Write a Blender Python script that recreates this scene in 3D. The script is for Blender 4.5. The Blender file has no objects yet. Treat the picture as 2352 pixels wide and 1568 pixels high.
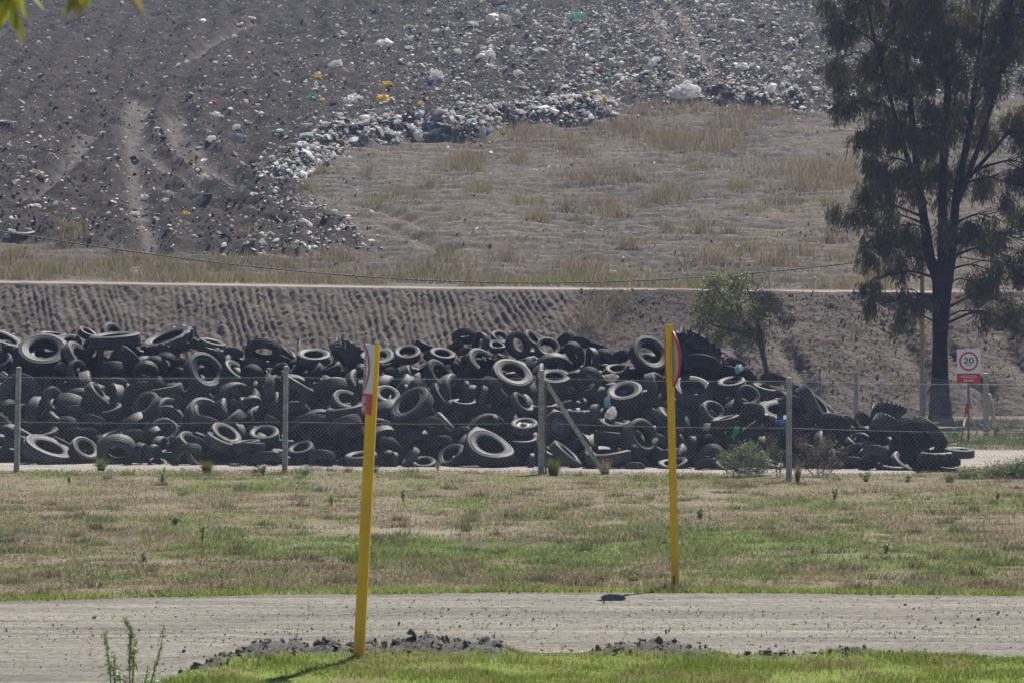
import bpy, bmesh, math, random
import numpy as np
from mathutils import Vector, Matrix

# ------------------------------------------------------------------ camera, sky, sun, exposure
SC = bpy.context.scene
COL = SC.collection
FPX, CX, HY, CAMH = 7840.0, 1176.0, 687.0, 3.6      # focal length / centre / horizon row of the 2352 px wide photograph

cam_d = bpy.data.cameras.new("camera")
cam_d.lens = 120.0
cam_d.sensor_width = 36.0
cam_d.shift_y = -97.0 / 2352.0
cam_d.clip_start = 0.5
cam_d.clip_end = 2000.0
cam_d.dof.use_dof = True
cam_d.dof.focus_distance = 76.0
cam_d.dof.aperture_fstop = 7.0
cam = bpy.data.objects.new("camera", cam_d)
cam.location = (0, 0, CAMH)
cam.rotation_euler = (math.radians(90), 0, 0)
COL.objects.link(cam)
SC.camera = cam

SUN_EL, SUN_AZ = math.radians(56), math.radians(24)   # azimuth from +Y towards +X
sdir = Vector((math.sin(SUN_AZ) * math.cos(SUN_EL), math.cos(SUN_AZ) * math.cos(SUN_EL), math.sin(SUN_EL)))
sun_d = bpy.data.lights.new("sun", 'SUN')
sun_d.energy = 5.0
sun_d.angle = math.radians(0.5)
sun_d.color = (1.0, 0.95, 0.875)
sun = bpy.data.objects.new("sun", sun_d)
sun.rotation_euler = sdir.to_track_quat('Z', 'Y').to_euler()
sun.location = (60, 80, 120)
COL.objects.link(sun)

world = bpy.data.worlds.new("World")
SC.world = world
world.use_nodes = True
wn = world.node_tree
sky = wn.nodes.new("ShaderNodeTexSky")
sky.sky_type = 'NISHITA'
sky.sun_disc = False
sky.sun_elevation = SUN_EL
sky.sun_rotation = SUN_AZ
sky.air_density = 0.75
sky.dust_density = 0.3
sky.ozone_density = 2.0
bg = wn.nodes["Background"]
bg.inputs["Strength"].default_value = 0.05
wn.links.new(sky.outputs[0], bg.inputs["Color"])

SC.view_settings.view_transform = 'Standard'
SC.view_settings.look = 'None'
SC.view_settings.exposure = 0.86
SC.view_settings.gamma = 1.0
SC.cycles.use_denoising = True
SC.cycles.max_bounces = 6
SC.cycles.transparent_max_bounces = 8
SC.cycles.volume_bounces = 0

RNG = np.random.default_rng(7)
rnd = random.Random(11)

# ------------------------------------------------------------------ helpers
def P(px, py, Y):
    """photo position (2352 px frame) at distance Y -> point of the place"""
    return Vector(((px - CX) / FPX * Y, Y, CAMH + (HY - py) / FPX * Y))
def GY(py):
    return CAMH * FPX / (py - HY)
def G(px, py):
    Y = GY(py)
    return Vector(((px - CX) / FPX * Y, Y, 0.0))
def to_px(X, Y, Z):
    return CX + X / Y * FPX, HY - (Z - CAMH) / Y * FPX

def _h(xi, yi, seed):
    h = (xi.astype(np.int64) * 374761393 + yi.astype(np.int64) * 668265263 + seed * 974634777) & 0xffffffff
    h = ((h ^ (h >> 13)) * 1274126177) & 0xffffffff
    h = ((h ^ (h >> 16)) * 2246822519) & 0xffffffff
    return ((h ^ (h >> 15)) & 0xffff) / 65535.0
def vnoise(x, y, seed=0):
    x = np.asarray(x, float); y = np.asarray(y, float)
    xi, yi = np.floor(x), np.floor(y)
    fx, fy = x - xi, y - yi
    fx = fx * fx * (3 - 2 * fx); fy = fy * fy * (3 - 2 * fy)
    a, b = _h(xi, yi, seed), _h(xi + 1, yi, seed)
    c, d = _h(xi, yi + 1, seed), _h(xi + 1, yi + 1, seed)
    return (a + (b - a) * fx) * (1 - fy) + (c + (d - c) * fx) * fy
def fbm(x, y, octv=4, seed=0, gain=0.5):
    s, a, t = 0.0, 1.0, 0.0
    for k in range(octv):
        s = s + a * vnoise(x * 2 ** k + 17.3 * k, y * 2 ** k - 9.1 * k, seed + k)
        t += a; a *= gain
    return s / t
def sstep(a, b, x):
    t = np.clip((np.asarray(x, float) - a) / (b - a), 0, 1)
    return t * t * (3 - 2 * t)

def mesh(name, V, F, mat=None, smooth=True, cols=None, attrs=None):
    """fast mesh: V (n,3); F one (m,k) array or a list of such arrays"""
    V = np.asarray(V, np.float32)
    if not isinstance(F, (list, tuple)):
        F = [F]
    F = [np.asarray(f, np.int32) for f in F if len(f)]
    me = bpy.data.meshes.new(name)
    me.vertices.add(len(V))
    me.vertices.foreach_set("co", V.ravel())
    tot = np.concatenate([np.full(len(f), f.shape[1], np.int32) for f in F])
    lv = np.concatenate([f.ravel() for f in F])
    me.loops.add(len(lv))
    me.loops.foreach_set("vertex_index", lv)
    me.polygons.add(len(tot))
    st = np.zeros(len(tot), np.int32); st[1:] = np.cumsum(tot)[:-1]
    me.polygons.foreach_set("loop_start", st)
    me.polygons.foreach_set("loop_total", tot)
    me.polygons.foreach_set("use_smooth", np.full(len(tot), smooth, bool))
    if cols is not None:
        c = np.ones((len(V), 4), np.float32); c[:, :3] = cols
        at = me.color_attributes.new("Col", 'FLOAT_COLOR', 'POINT')
        at.data.foreach_set("color", c.ravel())
    for k, a in (attrs or {}).items():
        at = me.attributes.new(k, 'FLOAT', 'POINT')
        at.data.foreach_set("value", np.asarray(a, np.float32).ravel())
    me.update(calc_edges=True)
    if mat:
        me.materials.append(mat)
    return me
def obj(name, me, parent=None, loc=None):
    o = bpy.data.objects.new(name, me)
    COL.objects.link(o)
    if parent: o.parent = parent
    if loc is not None: o.location = loc
    return o
def tag(o, label=None, cat=None, group=None, kind=None):
    if label: o['label'] = label
    if cat: o['category'] = cat
    if group: o['group'] = group
    if kind: o['kind'] = kind
    return o
def thing(name, label, cat, loc=(0, 0, 0), group=None):
    o = bpy.data.objects.new(name, None)
    o.empty_display_size = 0.2
    COL.objects.link(o); o.location = loc
    return tag(o, label, cat, group)
def grid_faces(nx, ny):
    i = np.arange(nx - 1)[:, None] * ny + np.arange(ny - 1)[None, :]
    i = i.ravel()
    return np.stack([i, i + ny, i + ny + 1, i + 1], 1)

class MB:
    """collects pieces of one mesh"""
    def __init__(s): s.V = []; s.Q = []; s.T = []; s.n = 0; s.C = []
    def add(s, V, Q=None, T=None, c=None):
        V = np.asarray(V, float).reshape(-1, 3)
        if Q is not None and len(Q): s.Q.append(np.asarray(Q) + s.n)
        if T is not None and len(T): s.T.append(np.asarray(T) + s.n)
        s.V.append(V); s.n += len(V)
        if c is not None: s.C.append(np.broadcast_to(np.asarray(c, float), (len(V), 3)))
        return s
    def tube(s, pts, rad, seg=8, cap=True, c=None):
        pts = np.asarray([tuple(p) for p in pts], float); n = len(pts)
        rad = np.broadcast_to(np.asarray(rad, float), (n,))
        t = np.gradient(pts, axis=0); t /= np.linalg.norm(t, axis=1)[:, None] + 1e-9
        ref = np.array([0.0, 1.0, 0.02]) if abs(t[:, 1]).mean() < 0.7 else np.array([0, 0.02, 1.0])
        u = np.cross(t, ref); u /= np.linalg.norm(u, axis=1)[:, None] + 1e-9
        w = np.cross(t, u)
        a = np.arange(seg) / seg * 2 * math.pi
        V = pts[:, None, :] + rad[:, None, None] * (np.cos(a)[None, :, None] * u[:, None, :] + np.sin(a)[None, :, None] * w[:, None, :])
        Q = []
        for i in range(n - 1):
            for k in range(seg):
                k2 = (k + 1) % seg
                Q.append((i * seg + k, i * seg + k2, (i + 1) * seg + k2, (i + 1) * seg + k))
        V = V.reshape(-1, 3); T = []
        if cap:
            V = np.vstack([V, pts[0], pts[-1]])
            for k in range(seg):
                k2 = (k + 1) % seg
                T.append((n * seg, k2, k)); T.append((n * seg + 1, (n - 1) * seg + k, (n - 1) * seg + k2))
        return s.add(V, Q, T, c)
    def box(s, lo, hi, M=None, c=None, bev=0.0):
        x0, y0, z0 = lo; x1, y1, z1 = hi
        V = np.array([(x0, y0, z0), (x1, y0, z0), (x1, y1, z0), (x0, y1, z0), (x0, y0, z1), (x1, y0, z1), (x1, y1, z1), (x0, y1, z1)], float)
        Q = [(0, 3, 2, 1), (4, 5, 6, 7), (0, 1, 5, 4), (1, 2, 6, 5), (2, 3, 7, 6), (3, 0, 4, 7)]
        if M is not None: V = np.array([tuple(M @ Vector(v)) for v in V])
        return s.add(V, Q, None, c)
    def mesh(s, name, mat, smooth=False):
        F = []
        if s.Q: F.append(np.vstack(s.Q))
        if s.T: F.append(np.vstack(s.T))
        return mesh(name, np.vstack(s.V), F, mat, smooth, cols=np.vstack(s.C) if s.C else None)

# ------------------------------------------------------------------ materials
class NT:
    def __init__(s, name):
        s.m = bpy.data.materials.new(name); s.m.use_nodes = True
        s.t = s.m.node_tree; s.b = s.t.nodes["Principled BSDF"]; s.out = s.t.nodes["Material Output"]
    def n(s, typ, **kw):
        x = s.t.nodes.new(typ)
        for k, v in kw.items():
            if k in x.inputs.keys(): x.inputs[k].default_value = v
            else: setattr(x, k, v)
        return x
    def l(s, a, b): s.t.links.new(a, b)
    def coord(s, scale=(1, 1, 1), src="Object"):
        tc = s.n("ShaderNodeTexCoord"); mp = s.n("ShaderNodeMapping")
        mp.inputs["Scale"].default_value = scale
        s.l(tc.outputs[src], mp.inputs[0]); return mp.outputs[0]
    def noise(s, vec, scale, detail=4, rough=0.55):
        x = s.n("ShaderNodeTexNoise"); x.inputs["Scale"].default_value = scale
        x.inputs["Detail"].default_value = detail; x.inputs["Roughness"].default_value = rough
        s.l(vec, x.inputs["Vector"]); return x.outputs["Fac"]
    def ramp(s, fac, stops):
        r = s.n("ShaderNodeValToRGB"); e = r.color_ramp.elements
        while len(e) < len(stops): e.new(0.5)
        for i, (p, c) in enumerate(stops):
            e[i].position = p; e[i].color = (*c, 1) if len(c) == 3 else c
        s.l(fac, r.inputs[0]); return r.outputs[0]
    def mix(s, fac, a, b, mode='MIX'):
        x = s.n("ShaderNodeMix"); x.data_type = 'RGBA'; x.blend_type = mode
        for v, i in ((fac, 0), (a, 6), (b, 7)):
            if isinstance(v, (int, float)): x.inputs[i].default_value = v
            elif isinstance(v, tuple): x.inputs[i].default_value = (*v, 1)
            else: s.l(v, x.inputs[i])
        return x.outputs[2]
    def math(s, op, a, b=0.0):
        x = s.n("ShaderNodeMath"); x.operation = op
        for v, i in ((a, 0), (b, 1)):
            if isinstance(v, (int, float)): x.inputs[i].default_value = v
            else: s.l(v, x.inputs[i])
        return x.outputs[0]
    def attr(s, name, out="Fac"):
        x = s.n("ShaderNodeAttribute"); x.attribute_name = name; return x.outputs[out]
    def bump(s, h, strength=0.5, dist=0.02):
        x = s.n("ShaderNodeBump"); x.inputs["Strength"].default_value = strength; x.inputs["Distance"].default_value = dist
        s.l(h, x.inputs["Height"]); s.l(x.outputs[0], s.b.inputs["Normal"])
    def base(s, c, rough=0.8, spec=0.3):
        if isinstance(c, tuple): s.b.inputs["Base Color"].default_value = (*c, 1)
        else: s.l(c, s.b.inputs["Base Color"])
        s.b.inputs["Roughness"].default_value = rough
        s.b.inputs["Specular IOR Level"].default_value = spec
        return s.m

def simple(name, c1, c2, scale, rough=0.8, spec=0.3, bump=0.3, bdist=0.01, lo=0.35, hi=0.65, metal=0.0, src="Object"):
    t = NT(name); v = t.coord(src=src)
    f = t.noise(v, scale, 6)
    t.base(t.ramp(f, [(lo, c1), (hi, c2)]), rough, spec)
    t.b.inputs["Metallic"].default_value = metal
    if bump: t.bump(t.noise(v, scale * 4, 5), bump, bdist)
    return t.m

def m_rubber(name, dark, dust, lo=0.42, hi=0.72, rough=0.62):
    t = NT(name); v = t.coord()
    oi = t.n("ShaderNodeObjectInfo")
    ad = t.n("ShaderNodeVectorMath"); ad.operation = 'ADD'
    cm = t.n("ShaderNodeCombineXYZ")
    sc = t.math('MULTIPLY', oi.outputs["Random"], 40.0)
    t.l(sc, cm.inputs[0]); t.l(v, ad.inputs[0]); t.l(cm.outputs[0], ad.inputs[1])
    f = t.noise(ad.outputs[0], 3.2, 7, 0.65)
    off = t.math('ADD', f, t.math('MULTIPLY', t.math('SUBTRACT', oi.outputs["Random"], 0.5), 0.42))
    c = t.ramp(off, [(lo, dark), (hi, dust)])
    r2 = t.math('FRACT', t.math('MULTIPLY', oi.outputs["Random"], 17.31))
    mud = t.math('MULTIPLY', t.ramp(r2, [(0.70, (0, 0, 0)), (0.98, (1, 1, 1))]), t.ramp(t.noise(ad.outputs[0], 2.1, 6, 0.6), [(0.36, (0.15, 0.15, 0.15)), (0.62, (0.85, 0.85, 0.85))]))
    c = t.mix(mud, c, (0.088, 0.077, 0.065))
    t.base(c, rough, 0.35)
    t.bump(t.noise(v, 60, 4), 0.35, 0.004)
    return t.m
M = {}
M['tread'] = m_rubber("tread_rubber", (0.026, 0.028, 0.033), (0.080, 0.075, 0.070))
M['side'] = m_rubber("sidewall_rubber", (0.030, 0.032, 0.038), (0.076, 0.073, 0.070), 0.42, 0.80)
M['rubber_fill'] = m_rubber("heap_rubber", (0.022, 0.023, 0.025), (0.07, 0.065, 0.058))
M['concrete'] = simple("post_concrete", (0.27, 0.26, 0.24), (0.46, 0.44, 0.41), 9, 0.9, 0.2, 0.5, 0.01)
M['wire'] = simple("galvanised_wire", (0.30, 0.31, 0.32), (0.42, 0.42, 0.42), 3, 0.55, 0.4, 0, metal=0.3)
def m_yellow():
    t = NT("yellow_paint"); v = t.coord()
    c = t.ramp(t.noise(v, 5, 5), [(0.3, (0.74, 0.42, 0.008)), (0.7, (0.88, 0.53, 0.010))])
    chips = t.ramp(t.noise(v, 26, 6, 0.7), [(0.66, (0, 0, 0)), (0.71, (1, 1, 1))])
    c = t.mix(t.math('MULTIPLY', chips, 0.8), c, (0.16, 0.09, 0.03))
    sx = t.n("ShaderNodeSeparateXYZ"); t.l(v, sx.inputs[0])
    low = t.ramp(t.math('ADD', sx.outputs[2], t.math('MULTIPLY', t.noise(v, 14, 4), 0.35)), [(0.12, (1, 1, 1)), (0.48, (0, 0, 0))])
    c = t.mix(t.math('MULTIPLY', low, 0.4), c, (0.20, 0.15, 0.08))
    streak = t.ramp(t.noise(t.coord((14, 14, 0.7)), 3, 4), [(0.52, (0, 0, 0)), (0.72, (1, 1, 1))])
    c = t.mix(t.math('MULTIPLY', streak, 0.22), c, (0.36, 0.21, 0.03))
    t.base(c, 0.48, 0.35); t.bump(t.noise(v, 22, 4), 0.25, 0.004); return t.m
M['yellow'] = m_yellow()
M['rust'] = simple("rust_stain", (0.10, 0.055, 0.025), (0.20, 0.11, 0.04), 20, 0.85)
M['white'] = simple("white_sign_paint", (0.66, 0.67, 0.70), (0.74, 0.74, 0.76), 4, 0.4, 0.4, 0)
M['red'] = simple("red_sign_paint", (0.50, 0.018, 0.03), (0.58, 0.03, 0.045), 5, 0.4, 0.4, 0)
M['black'] = simple("black_sign_paint", (0.012, 0.012, 0.016), (0.025, 0.025, 0.03), 6, 0.5, 0.3, 0)
M['backplate'] = simple("sign_back", (0.40, 0.36, 0.30), (0.52, 0.48, 0.42), 7, 0.6, 0.3, 0)
M['steel'] = simple("grey_steel", (0.10, 0.11, 0.13), (0.17, 0.18, 0.20), 8, 0.55, 0.4, 0.1, metal=0.2)
M['wood'] = simple("weathered_wood", (0.24, 0.19, 0.13), (0.38, 0.31, 0.22), 6, 0.85, 0.2, 0.4)
M['stick'] = simple("stick_wood", (0.33, 0.22, 0.11), (0.45, 0.32, 0.18), 10, 0.85, 0.2, 0.2)
M['bark'] = simple("dark_bark", (0.010, 0.009, 0.009), (0.032, 0.028, 0.026), 7, 0.95, 0.1, 0.9, 0.03)
M['bark2'] = simple("sapling_bark", (0.05, 0.045, 0.038), (0.12, 0.10, 0.085), 12, 0.95, 0.1, 0.6, 0.01)
M['cable'] = simple("cable_black", (0.02, 0.02, 0.024), (0.05, 0.05, 0.055), 5, 0.6, 0.3, 0)
M['ribbon'] = simple("red_cloth", (0.45, 0.01, 0.015), (0.58, 0.025, 0.03), 9, 0.8, 0.2, 0)
M['clod'] = simple("clod_soil", (0.10, 0.096, 0.09), (0.25, 0.235, 0.215), 14, 0.95, 0.1, 0.9, 0.03)
M['stone'] = simple("road_stone", (0.07, 0.07, 0.075), (0.20, 0.19, 0.18), 9, 0.9, 0.2, 0.5)

def m_col(name, rough=0.8, spec=0.2, transl=0.0, var=0.0):
    """colour of each piece comes with the mesh; leaves and blades let some light through"""
    t = NT(name)
    c = t.attr("Col", "Color")
    if var:
        f = t.noise(t.coord(), 9, 4)
        c = t.mix(f, c, t.mix(1.0, c, (1 - var, 1 - var, 1 - var), 'MULTIPLY'))
    t.base(c, rough, spec)
    if transl:
        tr = t.n("ShaderNodeBsdfTranslucent"); t.l(c, tr.inputs[0])
        mx = t.n("ShaderNodeMixShader"); mx.inputs[0].default_value = transl
        t.l(t.b.outputs[0], mx.inputs[1]); t.l(tr.outputs[0], mx.inputs[2]); t.l(mx.outputs[0], t.out.inputs[0])
    return t.m
M['leaf'] = m_col("leaf", 0.5, 0.35, 0.38)
M['blade'] = m_col("grass_blade", 0.7, 0.2, 0.35)
M['litter'] = m_col("litter_plastic", 0.5, 0.4, 0.55)
def m_plastic(name, c):
    t = NT(name); f = t.noise(t.coord(), 5, 4)
    cc = t.ramp(f, [(0.3, tuple(x * 0.72 for x in c)), (0.7, c)])
    t.base(cc, 0.38, 0.45)
    tr = t.n("ShaderNodeBsdfTranslucent"); t.l(cc, tr.inputs[0])
    mx = t.n("ShaderNodeMixShader"); mx.inputs[0].default_value = 0.6
    t.l(t.b.outputs[0], mx.inputs[1]); t.l(tr.outputs[0], mx.inputs[2]); t.l(mx.outputs[0], t.out.inputs[0])
    t.bump(t.noise(t.coord(), 14, 5), 0.6, 0.03)
    return t.m
for nm, c in (("white", (0.86, 0.85, 0.84)), ("dirty white", (0.62, 0.58, 0.53)), ("yellow", (0.85, 0.66, 0.03)), ("green", (0.06, 0.50, 0.14)),
              ("blue", (0.06, 0.26, 0.62)), ("pale blue", (0.42, 0.60, 0.72)), ("pink", (0.62, 0.16, 0.24)), ("turquoise", (0.05, 0.42, 0.34)), ("black", (0.03, 0.03, 0.035)), ("pale green", (0.42, 0.62, 0.52)), ("brown", (0.20, 0.15, 0.11))):
    M['bag ' + nm] = m_plastic("plastic_" + nm.replace(" ", "_"), c)
# ------------------------------------------------------------------ the setting
def interp_px(pts):
    """polyline of photo points on the flat ground -> (X sorted, Y) function"""
    g = np.array([tuple(G(*p))[:2] for p in pts]); g = g[np.argsort(g[:, 0])]
    return lambda X: np.interp(X, g[:, 0], g[:, 1])
ROAD_FAR = interp_px([(-1200, 1392), (-300, 1385), (0, 1379), (300, 1371), (600, 1365), (1176, 1360), (1700, 1361), (2352, 1367), (2800, 1372), (3600, 1378)])
ROAD_NEAR = interp_px([(-1300, 1660), (-200, 1632), (0, 1612), (150, 1598), (300, 1580), (420, 1556), (500, 1532), (580, 1510), (800, 1499), (1150, 1497), (1400, 1498), (1900, 1500), (2352, 1507), (2900, 1512), (3700, 1516)])
PATH_FRONT = interp_px([(-900, 1088), (-300, 1085), (0, 1079), (655, 1078), (1245, 1082), (1812, 1090), (2080, 1086), (2200, 1074), (2352, 1066), (2700, 1052), (3200, 1046)])

def px_patch(X, Y, cx, cy, rx, ry):
    """soft patch of ground around the place seen at photo position (cx, cy)"""
    c = G(cx, cy); sx = rx / FPX * c.y; sy = abs(GY(cy - ry) - GY(cy + ry)) / 2
    return np.exp(-(((X - c.x) / sx) ** 2 + ((Y - c.y) / sy) ** 2))

def field_green(X, Y):
    g = 0.30 * fbm(X * 0.35, Y * 0.22, 4, 3) + 1.0 * (fbm(X * 1.5, Y * 0.7, 5, 5, .62) - 0.5) + 0.13
    for cx, cy, rx, ry, a in ((760, 1262, 380, 26, .55), (560, 1255, 160, 18, .35), (950, 1250, 240, 20, .3), (1780, 1258, 380, 34, .5), (1500, 1240, 300, 26, .35), (1250, 1280, 300, 18, .35), (2150, 1290, 220, 30, .25),
                              (350, 1205, 420, 22, .25), (2000, 1155, 360, 16, .2), (1850, 1210, 260, 22, .22), (1080, 1150, 200, 12, .2), (330, 1335, 320, 8, .3), (650, 1320, 200, 8, .3),
                              (1500, 1330, 420, 12, .35), (2100, 1340, 400, 12, .3), (200, 1092, 500, 7, .3), (1500, 1098, 500, 6, .3), (1000, 1205, 60, 8, .3), (850, 1205, 70, 6, .25),
                              (300, 1155, 500, 14, -.25), (700, 1140, 400, 12, -.2), (1850, 1180, 400, 10, -.25), (400, 1300, 500, 16, -.2), (2200, 1200, 300, 14, -.2), (1300, 1130, 300, 14, -.2)):
        g = g + .62 * a * px_patch(X, Y, cx, cy, rx, ry)
    edge = Y - ROAD_FAR(X)                                    # bright strip along the road
    g = g * (1 - .5 * np.exp(-((edge - 1.6) / .8) ** 2)) + 0.75 * np.exp(-(edge / 0.5) ** 2)
    return np.clip(g, 0, 1)
def field_soil(X, Y):
    s = np.zeros_like(X)
    for cx, cy, rx, ry, a in ((900, 1218, 190, 10, .9), (1010, 1224, 120, 7, .7), (500, 1290, 420, 4, .4), (150, 1283, 160, 4, .35)):
        s = s + a * px_patch(X, Y, cx, cy, rx, ry)
    s = s * (0.5 + fbm(X * 2.2, Y * 1.2, 4, 51))
    s = s + 0.42 * sstep(0.58, 0.74, fbm(X * 1.3, Y * 0.6, 4, 77))
    return np.clip(s, 0, 1)
def field_dirt(X, Y):
    s = np.zeros_like(X)
    for cx, cy, rx, ry in ((60, 1238, 62, 5), (195, 1229, 14, 5), (285, 1240, 30, 4), (1100, 1254, 40, 5), (1230, 1251, 34, 5), (1160, 1252, 16, 4), (2075, 1280, 14, 3), (760, 1283, 20, 4), (1925, 1190, 26, 3)):
        s = s + px_patch(X, Y, cx, cy, rx, ry)
    return np.clip(s * (0.55 + 0.8 * fbm(X * 3, Y * 2, 3, 19)), 0, 1)

def make_field():
    xs = np.concatenate([np.linspace(-70, -17, 40), np.arange(-16.6, 16.6, 0.14), np.linspace(17, 70, 40)])
    ys = np.concatenate([np.linspace(18, 40, 20), np.arange(40.3, 76, 0.16), np.arange(76.3, 107, 0.45)])
    X, Y = np.meshgrid(xs, ys, indexing='ij')
    rd = sstep(-0.25, 0.5, Y - ROAD_FAR(X)) * (1 - sstep(-0.6, -0.1, Y - PATH_FRONT(X)) * (Y < 83))
    Z = -0.03 + rd * (0.028 + 0.05 * (fbm(X * 0.8, Y * 0.8, 3, 2) - 0.5) + 0.03 * (fbm(X * 4, Y * 4, 2, 8) - 0.5) + 0.14 * field_dirt(X, Y) * fbm(X * 5, Y * 5, 2, 9))
    far = sstep(82, 84, Y)
    Z = Z + far * 0.03 * fbm(X * 2, Y * 2, 3, 4)
    gr = field_green(X, Y) * (1 - far * 0.7); so = np.clip(field_soil(X, Y) + far * 0.75, 0, 1); di = field_dirt(X, Y)
    t = NT("field_turf"); v = t.coord()
    n1 = t.noise(t.coord((1, 0.6, 1)), 2.6, 8, 0.68); n2 = t.noise(v, 22, 5, 0.7)
    straw = t.ramp(n2, [(0.3, (0.10, 0.085, 0.055)), (0.55, (0.18, 0.15, 0.096)), (0.78, (0.28, 0.24, 0.155))])
    green = t.ramp(n2, [(0.3, (0.06, 0.085, 0.022)), (0.6, (0.12, 0.16, 0.04)), (0.8, (0.2, 0.21, 0.06))])
    soil = t.ramp(n2, [(0.3, (0.15, 0.125, 0.10)), (0.7, (0.25, 0.215, 0.175))])
    gf = t.math('ADD', t.attr("green"), t.math('MULTIPLY', t.math('SUBTRACT', n1, 0.5), 0.9))
    c = t.mix(t.ramp(gf, [(0.25, (0, 0, 0)), (0.6, (1, 1, 1))]), straw, green)
    c = t.mix(t.attr("soil"), c, soil)
    c = t.mix(t.attr("dirt"), c, (0.06, 0.052, 0.045))
    t.base(c, 0.95, 0.1); t.bump(n2, 0.8, 0.03)
    me = mesh("field", np.stack([X, Y, Z], -1).reshape(-1, 3), grid_faces(len(xs), len(ys)), t.m, True, attrs={"green": gr, "soil": so, "dirt": di})
    tag(obj("field", me), kind='structure')
make_field()

g = mesh("ground", [(-320, -60, -0.12), (320, -60, -0.12), (320, 330, -0.12), (-320, 330, -0.12)], np.array([(0, 1, 2, 3)]),
         simple("plain_ground", (0.16, 0.13, 0.08), (0.25, 0.21, 0.14), 0.4, 0.95, 0.1, 0.5, 0.05), False)
tag(obj("ground", g), kind='structure')

def m_gravel(name, a, b, c, stretch=(0.16, 2.2, 1), lane=False):
    t = NT(name); v = t.coord()
    n1 = t.noise(t.coord(stretch), 1.6, 6, 0.6); n2 = t.noise(t.coord((0.7, 1.0, 1)), 17, 6, 0.8)
    vo = t.n("ShaderNodeTexVoronoi"); vo.inputs["Scale"].default_value = 14; t.l(v, vo.inputs["Vector"])
    col = t.ramp(n1, [(0.32, a), (0.5, b), (0.68, c)])
    col = t.mix(t.ramp(n2, [(0.44, (1, 1, 1)), (0.54, (0, 0, 0))]), col, t.mix(1.0, col, (0.58, 0.57, 0.58), 'MULTIPLY'))
    dots = t.ramp(vo.outputs["Distance"], [(0.10, (1, 1, 1)), (0.2, (0, 0, 0))])
    n3 = t.noise(v, 3.5, 3)
    col = t.mix(t.math('MULTIPLY', t.math('MULTIPLY', dots, t.ramp(n3, [(0.45, (0, 0, 0)), (0.6, (1, 1, 1))])), 0.6), col, (0.12, 0.115, 0.115))
    if lane: col = t.mix(t.attr("lane"), col, t.mix(1.0, col, (0.60, 0.60, 0.61), 'MULTIPLY'))
    t.base(col, 0.95, 0.15); t.bump(n2, 0.7, 0.025); return t.m

def make_road():
    xs = np.concatenate([np.linspace(-40, -7.7, 60), np.arange(-7.5, 7.5, 0.05), np.linspace(7.7, 40, 60)])
    ts = np.linspace(0, 1, 150)
    X, T = np.meshgrid(xs, ts, indexing='ij')
    nz = 0.22 * (fbm(X * 1.4, X * 0 + 1, 4, 31) - 0.5); nz2 = 0.35 * (fbm(X * 1.1, X * 0 + 5, 4, 32) - 0.5)
    y0 = ROAD_NEAR(X) - 0.35 + nz2; y1 = ROAD_FAR(X) + nz
    Y = y0 + (y1 - y0) * T
    ruts = -0.02 * np.exp(-((T - 0.35) / 0.06) ** 2) - 0.02 * np.exp(-((T - 0.62) / 0.05) ** 2) + 0.014 * np.exp(-((T - 0.9) / 0.05) ** 2)
    lane = np.clip(0.75 * np.exp(-((T - 0.97) / 0.07) ** 2) + 0.6 * np.exp(-((T - 0.62) / 0.09) ** 2) + 0.5 * np.exp(-((T - 0.22) / 0.07) ** 2) + 0.8 * sstep(-2.5, -6.5, X) * sstep(0.5, 0.2, T), 0, 1) * (0.35 + 1.0 * fbm(X * 0.5, Y * 2.5, 4, 36))
    Z = 0.012 + ruts + 0.012 * (fbm(X * 1.2, Y * 8, 3, 33) - 0.5) + 0.02 * (fbm(X * 9, Y * 9, 3, 34) - 0.5) - 0.03 * (1 - sstep(0, 0.03, T) * (1 - sstep(0.975, 1, T)))
    me = mesh("road", np.stack([X, Y, Z], -1).reshape(-1, 3), grid_faces(len(xs), len(ts)),
              m_gravel("road_dirt", (0.145, 0.133, 0.114), (0.21, 0.194, 0.165), (0.285, 0.264, 0.224), lane=True), True, attrs={"lane": lane})
    tag(obj("road", me), kind='structure')
make_road()

def make_path():
    xs = np.concatenate([np.linspace(-60, -17, 60), np.arange(-16.5, 16.5, 0.12), np.linspace(17, 60, 60)])
    ts = np.linspace(0, 1, 90)
    X, T = np.meshgrid(xs, ts, indexing='ij')
    y0 = PATH_FRONT(X) + 0.5 * (fbm(X * 1.2, X * 0 + 3, 3, 41) - 0.5); y1 = 81.6 + 1.1 * (fbm(X * 0.9, X * 0 + 2, 3, 42) - 0.5)
    Y = y0 + (y1 - y0) * T
    Z = 0.014 + 0.03 * (fbm(X * 3, Y * 2, 3, 43) - 0.5) - 0.04 * (1 - sstep(0, 0.06, T) * (1 - sstep(0.94, 1, T)))
    me = mesh("path", np.stack([X, Y, Z], -1).reshape(-1, 3), grid_faces(len(xs), len(ts)),
              m_gravel("path_gravel", (0.22, 0.20, 0.175), (0.32, 0.29, 0.255), (0.38, 0.345, 0.305)), True)
    tag(obj("path", me), kind='structure')
make_path()

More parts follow.
